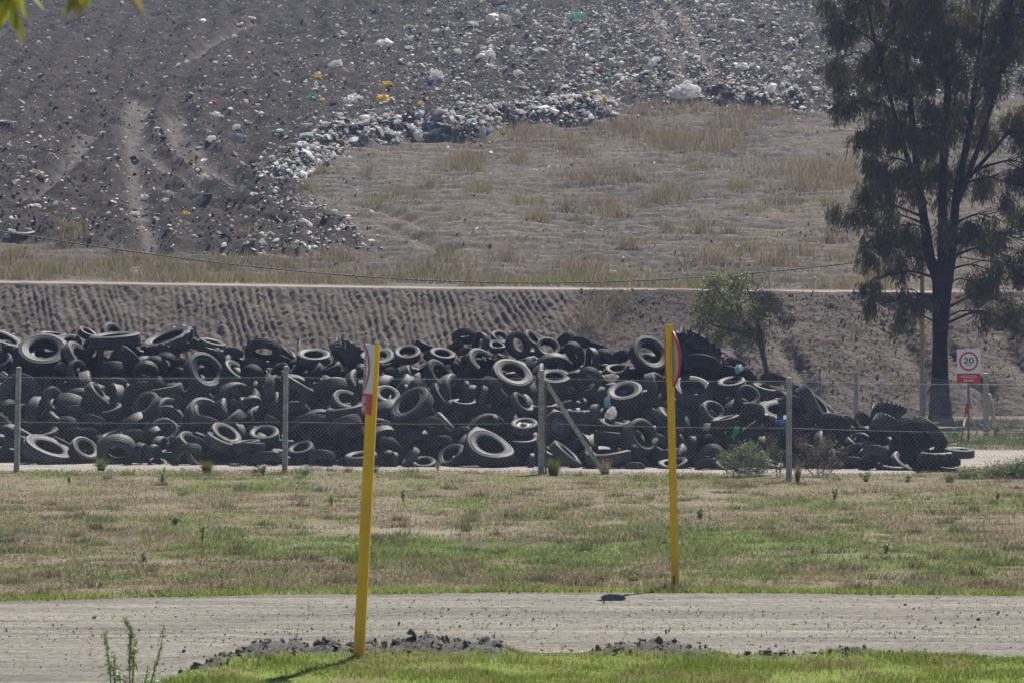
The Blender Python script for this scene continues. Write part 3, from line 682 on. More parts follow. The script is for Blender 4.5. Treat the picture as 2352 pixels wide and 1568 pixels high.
# crop origin (x, y in the 4096 px photo) and scale, then: cx cy major-axis angle ratio side [type][flags]
CROPS = {'a': (0, 1240, 2.306), 'b': (780, 1240, 2.306), 'c': (1560, 1240, 2.306), 'd': (2300, 1240, 2.306), 'e': (3060, 1240, 2.178)}
TYRES = {
'a': """400 350 460 -5 .6 1 T p;400 400 250 -5 .4 1 C i;1060 215 245 -50 .55 1 T;1060 245 470 4 .1 1 T p;1550 260 480 18 .25 1 R;30 270 400 -25 .2 1 R;75 360 210 -60 .6 1 C;10 455 200 20 .6 1 C;815 205 190 -30 .2 1 E;490 225 230 -5 .2 1 T;
640 290 250 -15 .45 1 T;730 440 380 -65 .25 1 T;800 310 170 60 .5 1 C;735 560 220 -75 .62 1 C p;350 640 270 -35 .7 1 T;200 805 440 -60 .85 1 T;520 818 245 -65 .65 1 C p;680 800 300 20 .3 1 T;740 860 290 20 .7 -1 T;920 770 290 -50 .12 1 C p;
1010 905 240 15 .3 1 C;1130 520 330 -45 .35 -1 W;1050 650 330 10 .55 -1 W;1350 590 230 10 .75 -1 C p;1425 540 230 -20 .7 -1 C;1530 510 220 -20 .7 -1 C;1540 400 230 -25 .3 -1 C;1630 490 140 -10 .2 -1 E;1330 850 280 45 .6 1 V p;1500 870 170 -75 .2 1 C;
1250 1080 290 20 .6 1 T;1510 1100 300 0 .8 1 W;850 1070 260 -20 .4 -1 T;630 1110 270 -15 .65 -1 T;400 1130 300 15 .15 1 T;1040 1135 220 15 .35 1 C;1000 1220 235 -5 .4 1 C;1240 1210 240 -15 .5 -1 C;795 1265 300 -38 .5 1 U p;1075 1340 350 0 .75 -1 T p;
1310 1320 190 75 .3 -1 W p;1430 1325 170 60 .6 -1 C p;450 1310 480 -22 .25 1 T p;140 1290 240 10 .4 -1 T;320 1220 300 -25 .08 1 C;590 1280 280 -30 .2 -1 T;700 1180 220 0 .4 -1 C;830 1165 170 -25 .5 -1 C;1770 1195 260 -35 .4 1 C p;1740 1360 280 15 .6 -1 T p;
1800 1250 260 -20 .3 -1 C;1630 1220 160 -10 .3 -1 C;1455 1390 180 -10 .35 1 C p;1560 1310 200 5 .15 1 C;1500 715 370 10 .1 1 T;1650 860 220 -30 .3 -1 T;1150 740 150 70 .3 1 C;-10 1060 290 -50 .6 1 R p;220 1090 240 -40 .3 -1 T;40 650 150 -25 .2 -1 E;
900 440 200 80 .3 1 T;800 420 170 30 .3 -1 C;1200 410 180 -60 .5 -1 C;1840 345 220 -15 .2 -1 C;690 960 190 0 .4 -1 C;60 950 260 30 .4 -1 T;560 600 240 -30 .5 -1 C;1300 760 260 15 .4 -1 T;1080 760 260 -20 .5 -1 W;1400 700 240 20 .3 -1 C""",
'b': """105 555 390 -50 .7 1 T p;85 575 230 -50 .6 1 C i;165 300 250 -15 .14 1 C;160 360 250 -12 .14 1 C;205 450 190 -70 .3 -1 C;350 410 180 -10 .3 -1 C;640 420 340 -3 .6 -1 T;790 430 190 -25 .5 -1 C;870 390 150 -40 .15 1 E;1095 400 330 -3 .33 1 U p;
1330 460 300 -60 .35 -1 R;1400 400 300 -30 .25 -1 R;1680 410 300 -5 .45 1 T;1075 565 240 45 .2 1 C p;1250 530 200 30 .15 1 C;390 565 300 -40 .3 1 L;400 470 230 -15 .4 1 C;560 515 210 -10 .3 -1 C;530 640 260 -60 .5 -1 T;680 485 140 0 .1 1 L;
820 475 150 -25 .2 -1 C;750 570 240 30 .6 1 T;940 550 190 -30 .6 -1 C;775 725 270 -80 .35 1 W p;980 670 340 -30 .12 1 T p;1220 655 200 -12 .1 1 C;1260 775 330 12 .45 -1 T;1405 815 280 -22 .5 1 C p;1090 870 230 -45 .5 1 C;1395 905 400 10 .12 1 T p;
1505 725 170 88 .2 1 E p;1520 605 220 50 .25 -1 C;470 800 260 40 .4 1 S;130 950 390 -40 .6 1 W;400 920 220 -40 .3 -1 T;570 985 180 -70 .5 1 C;720 1055 200 -30 .3 -1 C;90 1120 330 -10 .5 -1 T;298 1122 300 -30 .4 1 C p;636 1120 280 5 .45 1 C p;
240 1200 300 -25 .1 1 C p;475 1220 265 6 .08 1 U p;980 1140 190 30 .2 -1 C;1110 1130 390 -5 .5 -1 U;1390 1095 350 22 .3 -1 T p;1450 1210 330 15 .4 -1 T;1130 1180 180 -70 .7 1 C;970 1255 245 15 .4 1 C p;1170 1310 210 0 .05 1 C;510 1295 290 5 .2 -1 T p;
220 1320 280 0 .5 -1 T;660 1395 285 3 .28 -1 C p;850 1340 310 -18 .12 1 T;1175 1400 250 0 .5 -1 C p;1530 1345 310 5 .18 1 W p;1770 1265 200 -30 .4 -1 C p;1770 1385 190 40 .5 -1 V p;1780 765 250 -20 .6 1 T p;10 1350 210 -60 .3 1 C p;1790 480 250 15 .2 1 T;
880 970 230 10 .4 -1 T;690 950 240 -20 .4 -1 T;1640 560 230 10 .3 -1 T;1660 1010 260 5 .2 -1 T;1790 1130 230 -30 .4 -1 C;310 800 220 -30 .5 -1 C;900 820 220 -60 .4 -1 T;1620 700 200 -20 .4 -1 C""",
'c': """172 852 415 38 .5 1 T p;280 790 330 -60 .25 -1 T;160 378 255 0 .5 1 C p;485 388 245 -10 .38 1 C p;300 350 180 -25 .2 -1 C;690 275 230 10 .45 -1 C;808 305 205 75 .6 1 C p;990 320 170 -5 .45 1 C p;1020 240 170 -30 .6 1 C;1200 310 250 -60 .8 1 U p;
1335 255 200 -40 .4 1 C;1462 338 232 -25 .75 1 C p;1620 285 190 40 .2 -1 E;1760 320 190 -10 .25 -1 C;1680 420 235 -60 .45 -1 C;1825 465 225 85 .4 1 S;870 465 310 -40 .6 1 T p;670 510 220 78 .4 1 W p;480 580 310 -55 .6 1 V p;200 615 250 -65 .15 1 W;
600 545 150 -60 .2 -1 E;400 465 200 -20 .4 -1 T;620 350 140 30 .4 -1 C;680 395 140 10 .2 -1 E;1140 565 380 -20 .62 1 U p;1515 605 310 -3 .4 1 L p;1505 490 205 60 .6 1 D;1540 545 240 -25 .5 1 C;345 760 240 -60 .2 -1 C;490 785 280 -55 .25 1 L;
690 725 150 88 .15 1 E p;772 785 190 80 .18 -1 C p;895 800 230 80 .18 -1 C p;840 630 220 0 .45 -1 C;920 735 245 -40 .45 -1 C p;1080 745 205 -50 .35 1 C p;1240 840 235 -45 .45 1 D p;690 845 258 1 .2 1 C p;1238 1035 248 0 .4 1 C pr;1090 985 220 65 .6 1 U;
560 960 250 50 .4 -1 S;945 1055 195 88 .15 1 C;385 1095 265 -5 .5 -1 T p;928 1235 460 -17 .5 1 T p;925 1270 170 -40 .3 -1 C i;1555 1060 280 -70 .85 1 T pr;1230 1205 255 8 .1 1 T;1225 1300 190 60 .3 -1 C;1290 1385 150 85 .2 1 C p;1640 1315 340 -40 .12 1 T p;
1560 1390 220 -30 .6 -1 C;310 1395 225 0 .4 1 C p;560 1320 295 35 .45 1 D p;175 1345 220 55 .15 1 C p;450 1275 290 10 .35 -1 T;160 1275 230 -10 .5 -1 C;30 1285 240 -50 .3 -1 T;20 1385 160 80 .3 1 C p;450 1180 270 5 .35 -1 T;680 1170 220 20 .5 -1 T;
130 1180 250 10 .4 -1 T;1800 960 430 2 .06 1 B;1765 865 130 70 .3 1 C;1650 780 220 -5 .3 -1 T;1285 710 235 10 .45 -1 T;130 745 130 88 .2 1 C p;1085 860 250 -45 .2 -1 C;830 960 260 10 .3 -1 T;640 1000 230 60 .3 -1 C;1430 880 240 5 .2 1 C;1860 1080 240 -10 .4 -1 C;1840 1340 200 20 .3 -1 C;40 640 240 -40 .4 -1 T;1060 1390 240 -20 .3 -1 C;1700 1180 230 -60 .4 -1 T""",
'd': """130 665 255 -15 .7 -1 C p;705 390 395 -40 .72 1 U p;950 455 310 -70 .3 -1 W;1110 370 420 -32 .2 -1 R;1165 580 345 -12 .4 -1 W p;1420 500 180 40 .2 -1 C;1375 545 160 20 .3 -1 C;1500 525 160 -30 .4 -1 C;1590 615 190 -50 .2 -1 E;1097 705 380 -8 .54 1 T p;
1065 745 130 -10 .5 -1 C i;1205 650 240 -40 .5 -1 T;1430 605 260 -8 .3 -1 T;1440 660 265 8 .3 1 U p;780 690 315 -75 .4 1 S p;675 560 190 85 .25 1 L;390 530 215 5 .42 1 C p;435 450 190 20 .4 -1 T;280 490 270 -60 .3 -1 V;205 365 160 -20 .15 -1 L;
455 735 335 10 .5 1 T p;330 800 250 -70 .4 -1 S;175 800 240 -60 .3 -1 L;210 965 200 -85 .3 1 C p;1600 780 235 -20 .85 1 C p;1350 790 160 0 .4 -1 C;1282 920 245 -50 .65 1 C p;1450 895 200 -60 .2 -1 C;1635 985 235 -5 .5 -1 W p;1750 715 230 -15 .2 1 L;
1815 650 210 -5 .3 -1 C;1390 1012 290 12 .08 1 L p;1225 1020 200 -10 .4 -1 C;368 1040 260 -2 .27 1 C p;640 1150 350 -60 .75 1 W p;980 1030 230 -50 .4 -1 C;735 1000 210 -40 .3 -1 C;1020 930 270 -20 .1 1 C;300 1195 260 3 .2 -1 T p;485 1210 180 -60 .25 -1 C;
305 1310 440 3 .12 1 T p;540 1325 170 -55 .4 -1 C p;320 1270 240 -20 .4 -1 T;1060 1250 195 88 .2 1 C p;1250 1230 200 -45 .2 -1 C;1260 1355 245 15 .6 -1 T p;860 1390 260 15 .4 -1 C;905 1405 255 10 .35 1 C p;1050 1390 210 -40 .5 -1 C;640 1435 150 -50 .7 1 L;
550 1475 205 -3 .3 -1 C p;1215 1465 210 0 .4 -1 C p;1390 1450 200 -20 .3 1 C p;1380 1140 230 70 .4 1 S;1740 1130 160 40 .3 -1 C;1830 1120 190 50 .3 -1 C;560 910 300 -10 .5 -1 T;1150 1200 160 20 .4 -1 C;850 700 200 -60 .3 -1 C;1500 1160 200 40 .3 -1 C;700 880 230 -10 .3 -1 C;1140 830 260 5 .3 -1 W;430 1440 200 -20 .3 -1 C;1480 1300 240 -20 .4 -1 T;770 1250 220 -40 .4 -1 C;930 1180 220 10 .4 -1 C""",
'e': """455 800 410 -50 .2 1 S p;110 745 185 20 .4 1 C;90 615 200 -15 .3 -1 T;230 685 130 -30 .2 -1 C;300 730 210 -20 .3 -1 T;235 860 240 -25 .45 -1 C p;180 885 520 -6 .3 1 R;95 1060 190 -20 .4 -1 C;185 1140 225 -10 .4 -1 C;590 1070 320 -20 .5 -1 W;
740 1005 265 -55 .6 1 L;870 985 210 -40 .2 -1 L;650 995 90 80 .3 1 C;735 1090 175 -50 .4 -1 C;860 1135 150 -20 .3 -1 C;550 1140 160 20 .4 -1 C;1060 985 300 -15 .35 -1 B;1030 1100 310 -30 .35 -1 B p;1245 1110 310 -50 .35 -1 B p;1410 1100 370 -48 .25 -1 T p;
1500 1245 375 2 .12 1 R p;1695 1218 280 -2 .1 1 T p;1240 1320 265 -30 .45 1 U p;1115 1348 272 -3 .22 1 C p;895 1375 175 0 .22 1 C p;665 1275 215 -45 .4 1 D;770 1235 225 15 .3 -1 T;955 1290 235 -10 .4 -1 W p;1045 1250 190 -50 .15 1 C;1140 1255 210 -20 .4 -1 T;
1425 1345 205 -20 .4 -1 C p;1600 1372 155 0 .1 1 C p;195 1320 205 -30 .4 -1 C p;930 1215 190 -20 .3 -1 T;445 1100 210 -20 .4 -1 C;420 890 190 -30 .4 -1 C;350 980 220 10 .3 -1 T;1180 1340 150 10 .2 -1 C;480 1260 240 10 .3 -1 T;330 1230 230 -20 .3 -1 C;560 1360 190 10 .3 -1 C;50 1330 230 -15 .2 1 T;780 1340 180 -10 .25 -1 C""",
}
def foot_Y(px): return 74.9 - 3.1 * min(1.05, max(-0.2, px / 2150.0))
def heap_Y(px, py):
    f = foot_Y(px); q = py - HY
    return (CAMH + f / 1.5) / (1 / 1.5 + q / FPX)
def frame_from(n, roll):
    z = Vector(n).normalized()
    x = Vector((0, 0, 1)).cross(z)
    if x.length < 1e-3: x = Vector((1, 0, 0))
    x.normalize(); y = z.cross(x)
    R0 = Matrix((x, y, z)).transposed().to_4x4()
    return R0 @ Matrix.Rotation(roll, 4, 'Z')

recs = []
for ck, txt in TYRES.items():
    ox, oy, s = CROPS[ck]
    for it in txt.replace("\n", "").split(";"):
        p = it.split()
        cx, cy, a, ph, r, sd, ty = float(p[0]), float(p[1]), float(p[2]), math.radians(float(p[3])), float(p[4]), float(p[5]), p[6]
        fl = p[7] if len(p) > 7 else ""
        px, py = (ox + cx / s) / 1.74150, (oy + cy / s) / 1.74150
        Y = heap_Y(px, py) + (-0.42 if 'p' in fl else 0.0) + (-0.22 if 'p' in fl and a > 320 and r >= .4 else 0) + (0.20 if 'i' in fl else 0) + rnd.uniform(-0.08, 0.12) + (0.18 if (sd < 0 and 'p' not in fl) else 0)
        D = a / s / 1.7415 / FPX * Y
        q = math.sqrt(max(0.0, 1 - r * r)) * sd
        n = Vector((-math.sin(ph) * q, -r, math.cos(ph) * q))
        recs.append([px, py, Y, D, n, ty, fl, r, math.degrees(ph), sd])
# a few more, half buried between the others
crest = lambda x: np.interp(x, [0, 60, 200, 250, 330, 450, 560, 690, 900, 1000, 1060, 1150, 1300, 1400, 1480, 1600, 1680, 1760, 1900, 1950, 2100, 2150, 2230, 2250],
                            [775, 770, 760, 750, 772, 775, 800, 805, 798, 792, 772, 762, 770, 812, 780, 795, 825, 868, 905, 952, 965, 1022, 1035, 1062])
while len(recs) < 300:
    px = rnd.uniform(0, 2100); top = float(crest(px)) + 45
    if top > 1035: continue
    py = rnd.uniform(top, 1050)
    if min((px - r_[0]) ** 2 + ((py - r_[1]) * 1.1) ** 2 for r_ in recs) < 30 ** 2: continue
    ty = rnd.choice("CCETUVW"); D = rnd.uniform(.6, .68) if ty in "CE" else rnd.uniform(.9, 1.05)
    an = rnd.uniform(0, 6.28); r = rnd.uniform(.2, .7)
    q = math.sqrt(1 - r * r)
    recs.append([px, py, heap_Y(px, py) + 0.12, D, Vector((q * math.cos(an), -r, q * abs(math.sin(an)))), ty, "", r, math.degrees(an) - 90, 1])

def seg_word(px):
    L = [(-60, "beside the leftmost post"), (100, "right of the leftmost post"), (240, "far left of the second post"), (380, "well left of the second post"), (530, "just left of the second post"), (655, "just right of the second post"),
         (765, "left of the leaning post"), (858, "right of the leaning post"), (980, "midway towards the strutted post"), (1115, "left of the strutted post"),
         (1245, "right of the strutted post"), (1340, "beyond the strut's foot"), (1430, "left of the upright pole"), (1545, "right of the upright pole"), (1650, "below the green sapling"), (1740, "left of the rightmost post"),
         (1812, "right of the rightmost post"), (1930, "towards the heap's tip")]
    w = L[0][1]
    for x, t in L:
        if px >= x: w = t
    return w
def band_word(px, py):
    c = float(crest(px)); f = (py - c) / (1070 - c)
    return ["on the crest", "near the top", "upper half", "lower half", "low down", "at the foot"][int(min(5, max(0, f * 6)))]
def pose_word(r, ph, sd):
    ph = (ph + 90) % 180 - 90
    if abs(ph) < 24:
        if r < .17: return "lying level"
        if sd > 0: return "lying with hole upward" if r < .5 else "tipped back"
        return "arched, tread uppermost" if r < .5 else "upright, tipped forward"
    if abs(ph) > 66:
        return "on edge, tread outward" if r < .3 else "upright, turned sideways"
    side = "right" if (ph < 0) == (sd > 0) else "left"
    if r < .17: return f"slanting {side}"
    return f"tilted, facing {'up' if sd > 0 else 'down'} {side}"
groups = {}
for i, r_ in enumerate(recs):
    k = (KINDWORD[r_[5]][1], pose_word(r_[7], r_[8], r_[9]), band_word(r_[0], r_[1]), seg_word(r_[0]))
    groups.setdefault(k, []).append(i)
labels = {}
for k, ids in groups.items():
    base = f"{k[0]} {k[1]}, {k[2]}, {k[3]}"
    if len(ids) == 1: labels[ids[0]] = base
    else:
        ids = sorted(ids, key=lambda i: recs[i][0])
        names = ["left-hand", "right-hand"] if len(ids) == 2 else ["leftmost", "middle", "rightmost"] if len(ids) == 3 else ["first", "second", "third", "fourth", "fifth"]
        for nm, i in zip(names, ids): labels[i] = f"{nm} {base}"
hub = MB()
V, Q = lathe([(0.30, -0.08), (0.29, -0.02), (0.27, 0.0), (0.22, -0.03), (0.12, -0.02), (0.10, 0.03), (0.03, 0.035)], 40); hub.add(V, Q)
for k in range(6): hub.tube([(0.07 * math.cos(k * 1.047), 0.07 * math.sin(k * 1.047), 0.02), (0.07 * math.cos(k * 1.047), 0.07 * math.sin(k * 1.047), 0.055)], 0.012, 6)
HUB = hub.mesh("wheel_rim", M['steel'], True)
TREAD_TOP = {}
for i, (px, py, Y, D, n, ty, fl, r, ph, sd) in enumerate(recs):
    if ty == 'C': ty = rnd.choice("CCED") if 'p' in fl else rnd.choice("CEDD")
    elif ty == 'T': ty = rnd.choice("TTUV") if 'p' in fl else rnd.choice("TUVV")
    mes, w = TY[ty]
    face = P(px, py, Y)
    c = face - n.normalized() * (w / 2 * D * (1.0 if r > 0.3 else 0.6))
    low = c.z - (D / 2 * math.sqrt(max(0, 1 - n.normalized().z ** 2)) + w / 2 * D * abs(n.normalized().z))
    if low < -0.12: c.z += min(0.35, -0.12 - low)
    nm = KINDWORD[recs[i][5]][0]
    t = thing(nm, labels[i], "tyre", group="discarded tyres in the heap")
    t.matrix_world = Matrix.Translation(c) @ frame_from(n, rnd.uniform(0, 6.28)) @ Matrix.Diagonal((D * (1 + rnd.uniform(-.05, .05)), D * (1 + rnd.uniform(-.05, .05)), D * rnd.uniform(.88, 1.12), 1))
    for part, me in zip(("tread", "sidewall", "sidewall"), mes): obj(part, me, t)
    if 'r' in fl: tag(obj("wheel_rim", HUB, t, (0, 0, w * 0.28)), "steel wheel centre with bolts still in the tyre")

# the inside of the heap: tyres past counting, seen only through gaps
Vb, Qb = lathe([(.5, -.10), (.5, .10), (.46, .15), (.38, .155), (.29, .11), (.29, .09), (.44, .10), (.45, 0), (.44, -.10), (.29, -.09), (.29, -.11), (.38, -.155), (.46, -.15), (.5, -.10)], 22)
fill = MB()
for layer, cnt in ((0.42, 420), (0.95, 330)):
    for _ in range(cnt):
        px = rnd.uniform(-260, 2130); top = float(crest(max(0, px))) + (52 if layer < .6 else 66)
        if top > 1052: continue
        py = rnd.uniform(top, 1062)
        Y = heap_Y(px, py) + layer + rnd.uniform(-.08, .3)
        D = rnd.choice((.62, .64, .66, .95, 1.0)) if py > top + 34 else .6
        n = Vector((rnd.gauss(0, 1), rnd.gauss(-.4, .8), rnd.gauss(.5, .8))).normalized()
        c = P(px, py, Y)
        if c.z < .1: c.z = .1
        Mx = (Matrix.Translation(c) @ frame_from(n, 0) @ Matrix.Diagonal((D, D, D, 1)))
        A = np.array(Mx)
        fill.add(Vb @ A[:3, :3].T + A[:3, 3], Qb)
for _ in range(260):                                         # and its far side
    px = rnd.uniform(-200, 1750); H = CAMH - (float(crest(max(0, px))) + 60 - HY) / FPX * 80
    u = rnd.random(); Y = foot_Y(px) + H * 1.5 + 0.5 + u * H * 1.5; z = max(.15, (1 - u) * H - .15)
    c = Vector(((px - CX) / FPX * (foot_Y(px) + H * 1.5), Y, z)); D = rnd.choice((.62, .66, .95, 1.0))
    n = Vector((rnd.gauss(0, 1), rnd.gauss(0, .8), rnd.gauss(.5, .8))).normalized()
    A = np.array(Matrix.Translation(c) @ frame_from(n, 0) @ Matrix.Diagonal((D, D, D, 1)))
    fill.add(Vb @ A[:3, :3].T + A[:3, 3], Qb)
tag(obj("heap_interior", fill.mesh("heap_interior", M['rubber_fill'], True)), "tyres deep inside the heap showing only through gaps", "tyre heap", kind='stuff')
# ------------------------------------------------------------------ fences
def chain_link(pts, h0, h1, a=0.045, r=0.0017):
    """woven wire between ground points; every wire is a zigzag"""
    pts = np.array([tuple(p)[:2] for p in pts]); d = np.hypot(*np.diff(pts, axis=0).T); S = np.concatenate([[0], np.cumsum(d)])
    n = int(S[-1] / a); m = int((h1 - h0) / a)
    i, j = np.meshgrid(np.arange(n), np.arange(m), indexing='ij')
    def node(i, j):
        s = (i + ((i + j) % 2)) * a
        s = s + 0.012 * (vnoise(s * 1.3, j * 0.08, 5) - 0.5)
        x = np.interp(s, S, pts[:, 0]); y = np.interp(s, S, pts[:, 1])
        z = h0 + j * a
        y = y + 0.05 * (vnoise(s * 0.8, z * 1.1, 6) - 0.5)
        return np.stack([x, y, z], -1)
    A, B = node(i, j).reshape(-1, 3), node(i, j + 1).reshape(-1, 3)
    t = B - A; t /= np.linalg.norm(t, axis=1)[:, None]
    u = np.cross(t, (0, 1, 0)); u /= np.linalg.norm(u, axis=1)[:, None] + 1e-9
    w = np.cross(t, u)
    V = []
    for k in range(3):
        o = r * (math.cos(k * 2.094) * u + math.sin(k * 2.094) * w)
        V += [A + o, B + o]
    V = np.stack(V, 1).reshape(-1, 3)
    b = np.arange(len(A))[:, None] * 6
    Q = np.concatenate([b + np.array([0, 1, 3, 2]), b + np.array([2, 3, 5, 4]), b + np.array([4, 5, 1, 0])])
    return mesh("wire_mesh", V, Q, M['wire'], False)
def concrete_post(w, d, h, lean=0.0, seed=0):
    b = MB(); n = 14
    V = []; r2 = random.Random(seed)
    ch = 0.18
    prof = [(-.5 + ch, -.5), (.5 - ch, -.5), (.5, -.5 + ch), (.5, .5 - ch), (.5 - ch, .5), (-.5 + ch, .5), (-.5, .5 - ch), (-.5, -.5 + ch)]
    for k in range(n):
        z = -0.15 + (h + 0.15) * k / (n - 1); tp = 1 - 0.12 * k / n
        for x, y in prof:
            V.append(((x * w) * tp + lean * max(z, 0) + r2.uniform(-.0025, .0025), y * d * tp + r2.uniform(-.0025, .0025), z))
    Q = []
    for k in range(n - 1):
        for i in range(8): Q.append((k * 8 + i, k * 8 + (i + 1) % 8, (k + 1) * 8 + (i + 1) % 8, (k + 1) * 8 + i))
    V.append((lean * h, 0, h + 0.012)); T = [(len(V) - 1, (n - 1) * 8 + i, (n - 1) * 8 + (i + 1) % 8) for i in range(8)]
    b.add(V, Q, T)
    return b.mesh("post", M['concrete'], False)
def fence_line(root, pts, zs, r=0.0024):
    for z in zs:
        b = MB()
        ps = []
        for (ax, ay), (bx, by) in zip(pts[:-1], pts[1:]):
            for u in (0, .25, .5, .75): ps.append((ax + (bx - ax) * u, ay + (by - ay) * u, z - 0.03 * math.sin(u * math.pi)))
        ps.append((*pts[-1], z)); b.tube(ps, r, 4, False)
        obj("tension_wire", b.mesh("tension_wire", M['wire'], True), root)

front = thing("chain_link_fence", "chain link fence with concrete posts in front of the tyre heap", "fence")
FP = [(-580, 1084, 842, .0), (38, 1083, 843, .02), (654, 1083, 841, .012), (1243, 1088, 850, .004), (1812, 1103, 867, .002), (2420, 1118, 884, 0)]
fpts = []
for k, (px, pb, pt, ln) in enumerate(FP):
    g = G(px, pb); h = CAMH + (HY - pt) / FPX * g.y
    fpts.append((g.x, g.y))
    wd = .135 if k == 3 else .115
    o = obj("post", concrete_post(wd, .11, h, ln, k), front, (g.x, g.y, 0))
    if k == 3: o['label'] = "thicker straining post with a slanting strut"
wirepts = [(x, y - 0.075) for x, y in fpts]
obj("wire_mesh", chain_link(wirepts, 0.06, 2.03), front)
fence_line(front, wirepts, (1.98, 1.05, 0.12))
g = Vector((*fpts[3], 0))
sb = MB(); top = Vector((g.x + .10, g.y + .02, 1.90)); bot = G(1390, 1086); bot.z = -.05
dv = (bot - top).normalized(); ux = Vector((0, 1, 0)); uz = dv.cross(ux)
Mx = Matrix((uz, ux, dv)).transposed().to_4x4(); Mx.translation = top
sb.box((-.045, -.045, 0), (.045, .045, (bot - top).length), Mx)
obj("strut", sb.mesh("strut", M['concrete'], False), front)
sb = MB(); sb.box((-.02, -.012, 0), (.02, .012, 1.92)); 
obj("steel_bar", sb.mesh("steel_bar", M['rust'], False), front, (g.x + .095, g.y - .06, 0))

back = thing("chain_link_fence", "low chain link fence along the bank's foot behind the tyres", "fence")
BP = [(1560, 851, 101), (1700, 851, 101), (1845, 851, 100.5), (1966, 855, 99.9), (2120, 859, 97.7), (2265, 857, 88.8), (2420, 858, 83.5)]
bpts = []
for k, (px, pt, Y) in enumerate(BP):
    p = P(px, pt, Y); bpts.append((p.x, p.y))
    obj("post", concrete_post(.13 if k < 5 else .16, .12, p.z, 0.035 if k in (2, 4) else 0.0, 20 + k), back, (p.x, p.y, 0))
bw_ = [(x, y - .08) for x, y in bpts]
obj("wire_mesh", chain_link(bw_, 0.05, 1.42, 0.05, 0.0012), back)
fence_line(back, bw_, (1.40, 1.0, .35))
p = P(2272, 0, 88.8)
sb = MB(); a_, b_ = P(2272, 905, 88.7), P(2288, 962, 89.3); b_.z = 0.1
sb.tube([a_, (a_ + b_) / 2, b_], (.05, .06, .045), 8); obj("strut", sb.mesh("strut", M['concrete'], True), back)
for px, pt, Y, w in ((1884, 847, 103.2, .10), (686, 779, 100.5, .09)):
    p = P(px, pt, Y); b = MB(); b.tube([(0, 0, -.1), (0, 0, p.z)], w / 2, 10); b.tube([(0, 0, p.z - .02), (0, 0, p.z + .03)], w * .58, 10)
    lb = "short grey metal post beside the back fence" if px > 1000 else "slim grey metal post rising behind the tyre heap against the furrowed bank"
    tag(obj("metal_post", b.mesh("metal_post", M['steel'], True), None, (p.x, p.y, 0)), lb, "post")

# ------------------------------------------------------------------ lettering and signs
def text_mesh(body, w, h, mat, ext=0.0015):
    cu = bpy.data.curves.new("lettering", 'FONT'); cu.body = body; cu.align_x = 'CENTER'; cu.align_y = 'CENTER'; cu.extrude = 0.02; cu.offset = 0.012
    o = bpy.data.objects.new("lettering_tmp", cu); COL.objects.link(o)
    bpy.context.view_layer.update()
    me = bpy.data.meshes.new_from_object(o.evaluated_get(bpy.context.evaluated_depsgraph_get()))
    bpy.data.objects.remove(o)
    n = len(me.vertices); co = np.empty(n * 3, np.float32); me.vertices.foreach_get("co", co); co = co.reshape(-1, 3)
    mn, mx = co.min(0), co.max(0)
    co = (co - (mn + mx) / 2) * np.array([w / (mx[0] - mn[0]), h / (mx[1] - mn[1]), ext / 0.02])
    me.vertices.foreach_set("co", co.astype(np.float32).ravel()); me.update()
    me.name = "lettering"; me.materials.clear(); me.materials.append(mat)
    return me
def rounded_plate(w, h, r, th, mat, nm="board", nx=12):
    """plate in the XY plane, front at +Z"""
    pts = []
    for cx, cy, a0 in ((w / 2 - r, h / 2 - r, 0), (-w / 2 + r, h / 2 - r, 90), (-w / 2 + r, -h / 2 + r, 180), (w / 2 - r, -h / 2 + r, 270)):
        for k in range(5):
            a = math.radians(a0 + 90 * k / 4); pts.append((cx + r * math.cos(a), cy + r * math.sin(a)))
    bm = bmesh.new(); vs = [bm.verts.new((x, y, 0)) for x, y in pts]; f = bm.faces.new(vs)
    e = bmesh.ops.extrude_face_region(bm, geom=[f]); bmesh.ops.translate(bm, vec=(0, 0, -th), verts=[v for v in e['geom'] if isinstance(v, bmesh.types.BMVert)])
    bmesh.ops.recalc_face_normals(bm, faces=bm.faces)
    me = bpy.data.meshes.new(nm); bm.to_mesh(me); bm.free(); me.materials.append(mat); return me
def ring_mesh(r0, r1, mat, z=0.0015, arc=(0, 360), nm="ring", seg=64):
    a = np.radians(np.linspace(arc[0], arc[1], seg + 1))
    V = []
    for zz in (0.0, z):
        for r in (r0, r1): V.append(np.stack([r * np.cos(a), r * np.sin(a), np.full_like(a, zz)], -1))
    V = np.concatenate(V); n = seg + 1
    i = np.arange(seg); q = lambda p, s: np.stack([p + i, p + i + 1, s + i + 1, s + i], 1)
    return mesh(nm, V, np.concatenate([q(3 * n, 2 * n), q(n, 3 * n), q(2 * n, 0)]), mat, False)
def poly_mesh(pts, mat, nm, z=0.0015):
    bm = bmesh.new(); f = bm.faces.new([bm.verts.new((x, y, 0)) for x, y in pts])
    e = bmesh.ops.extrude_face_region(bm, geom=[f]); bmesh.ops.translate(bm, vec=(0, 0, z), verts=[v for v in e['geom'] if isinstance(v, bmesh.types.BMVert)])
    bmesh.ops.recalc_face_normals(bm, faces=bm.faces)
    me = bpy.data.meshes.new(nm); bm.to_mesh(me); bm.free(); me.materials.append(mat); return me
FRONT = Matrix(((1, 0, 0, 0), (0, 0, -1, 0), (0, 1, 0, 0), (0, 0, 0, 1)))      # XY plate turned to face -Y

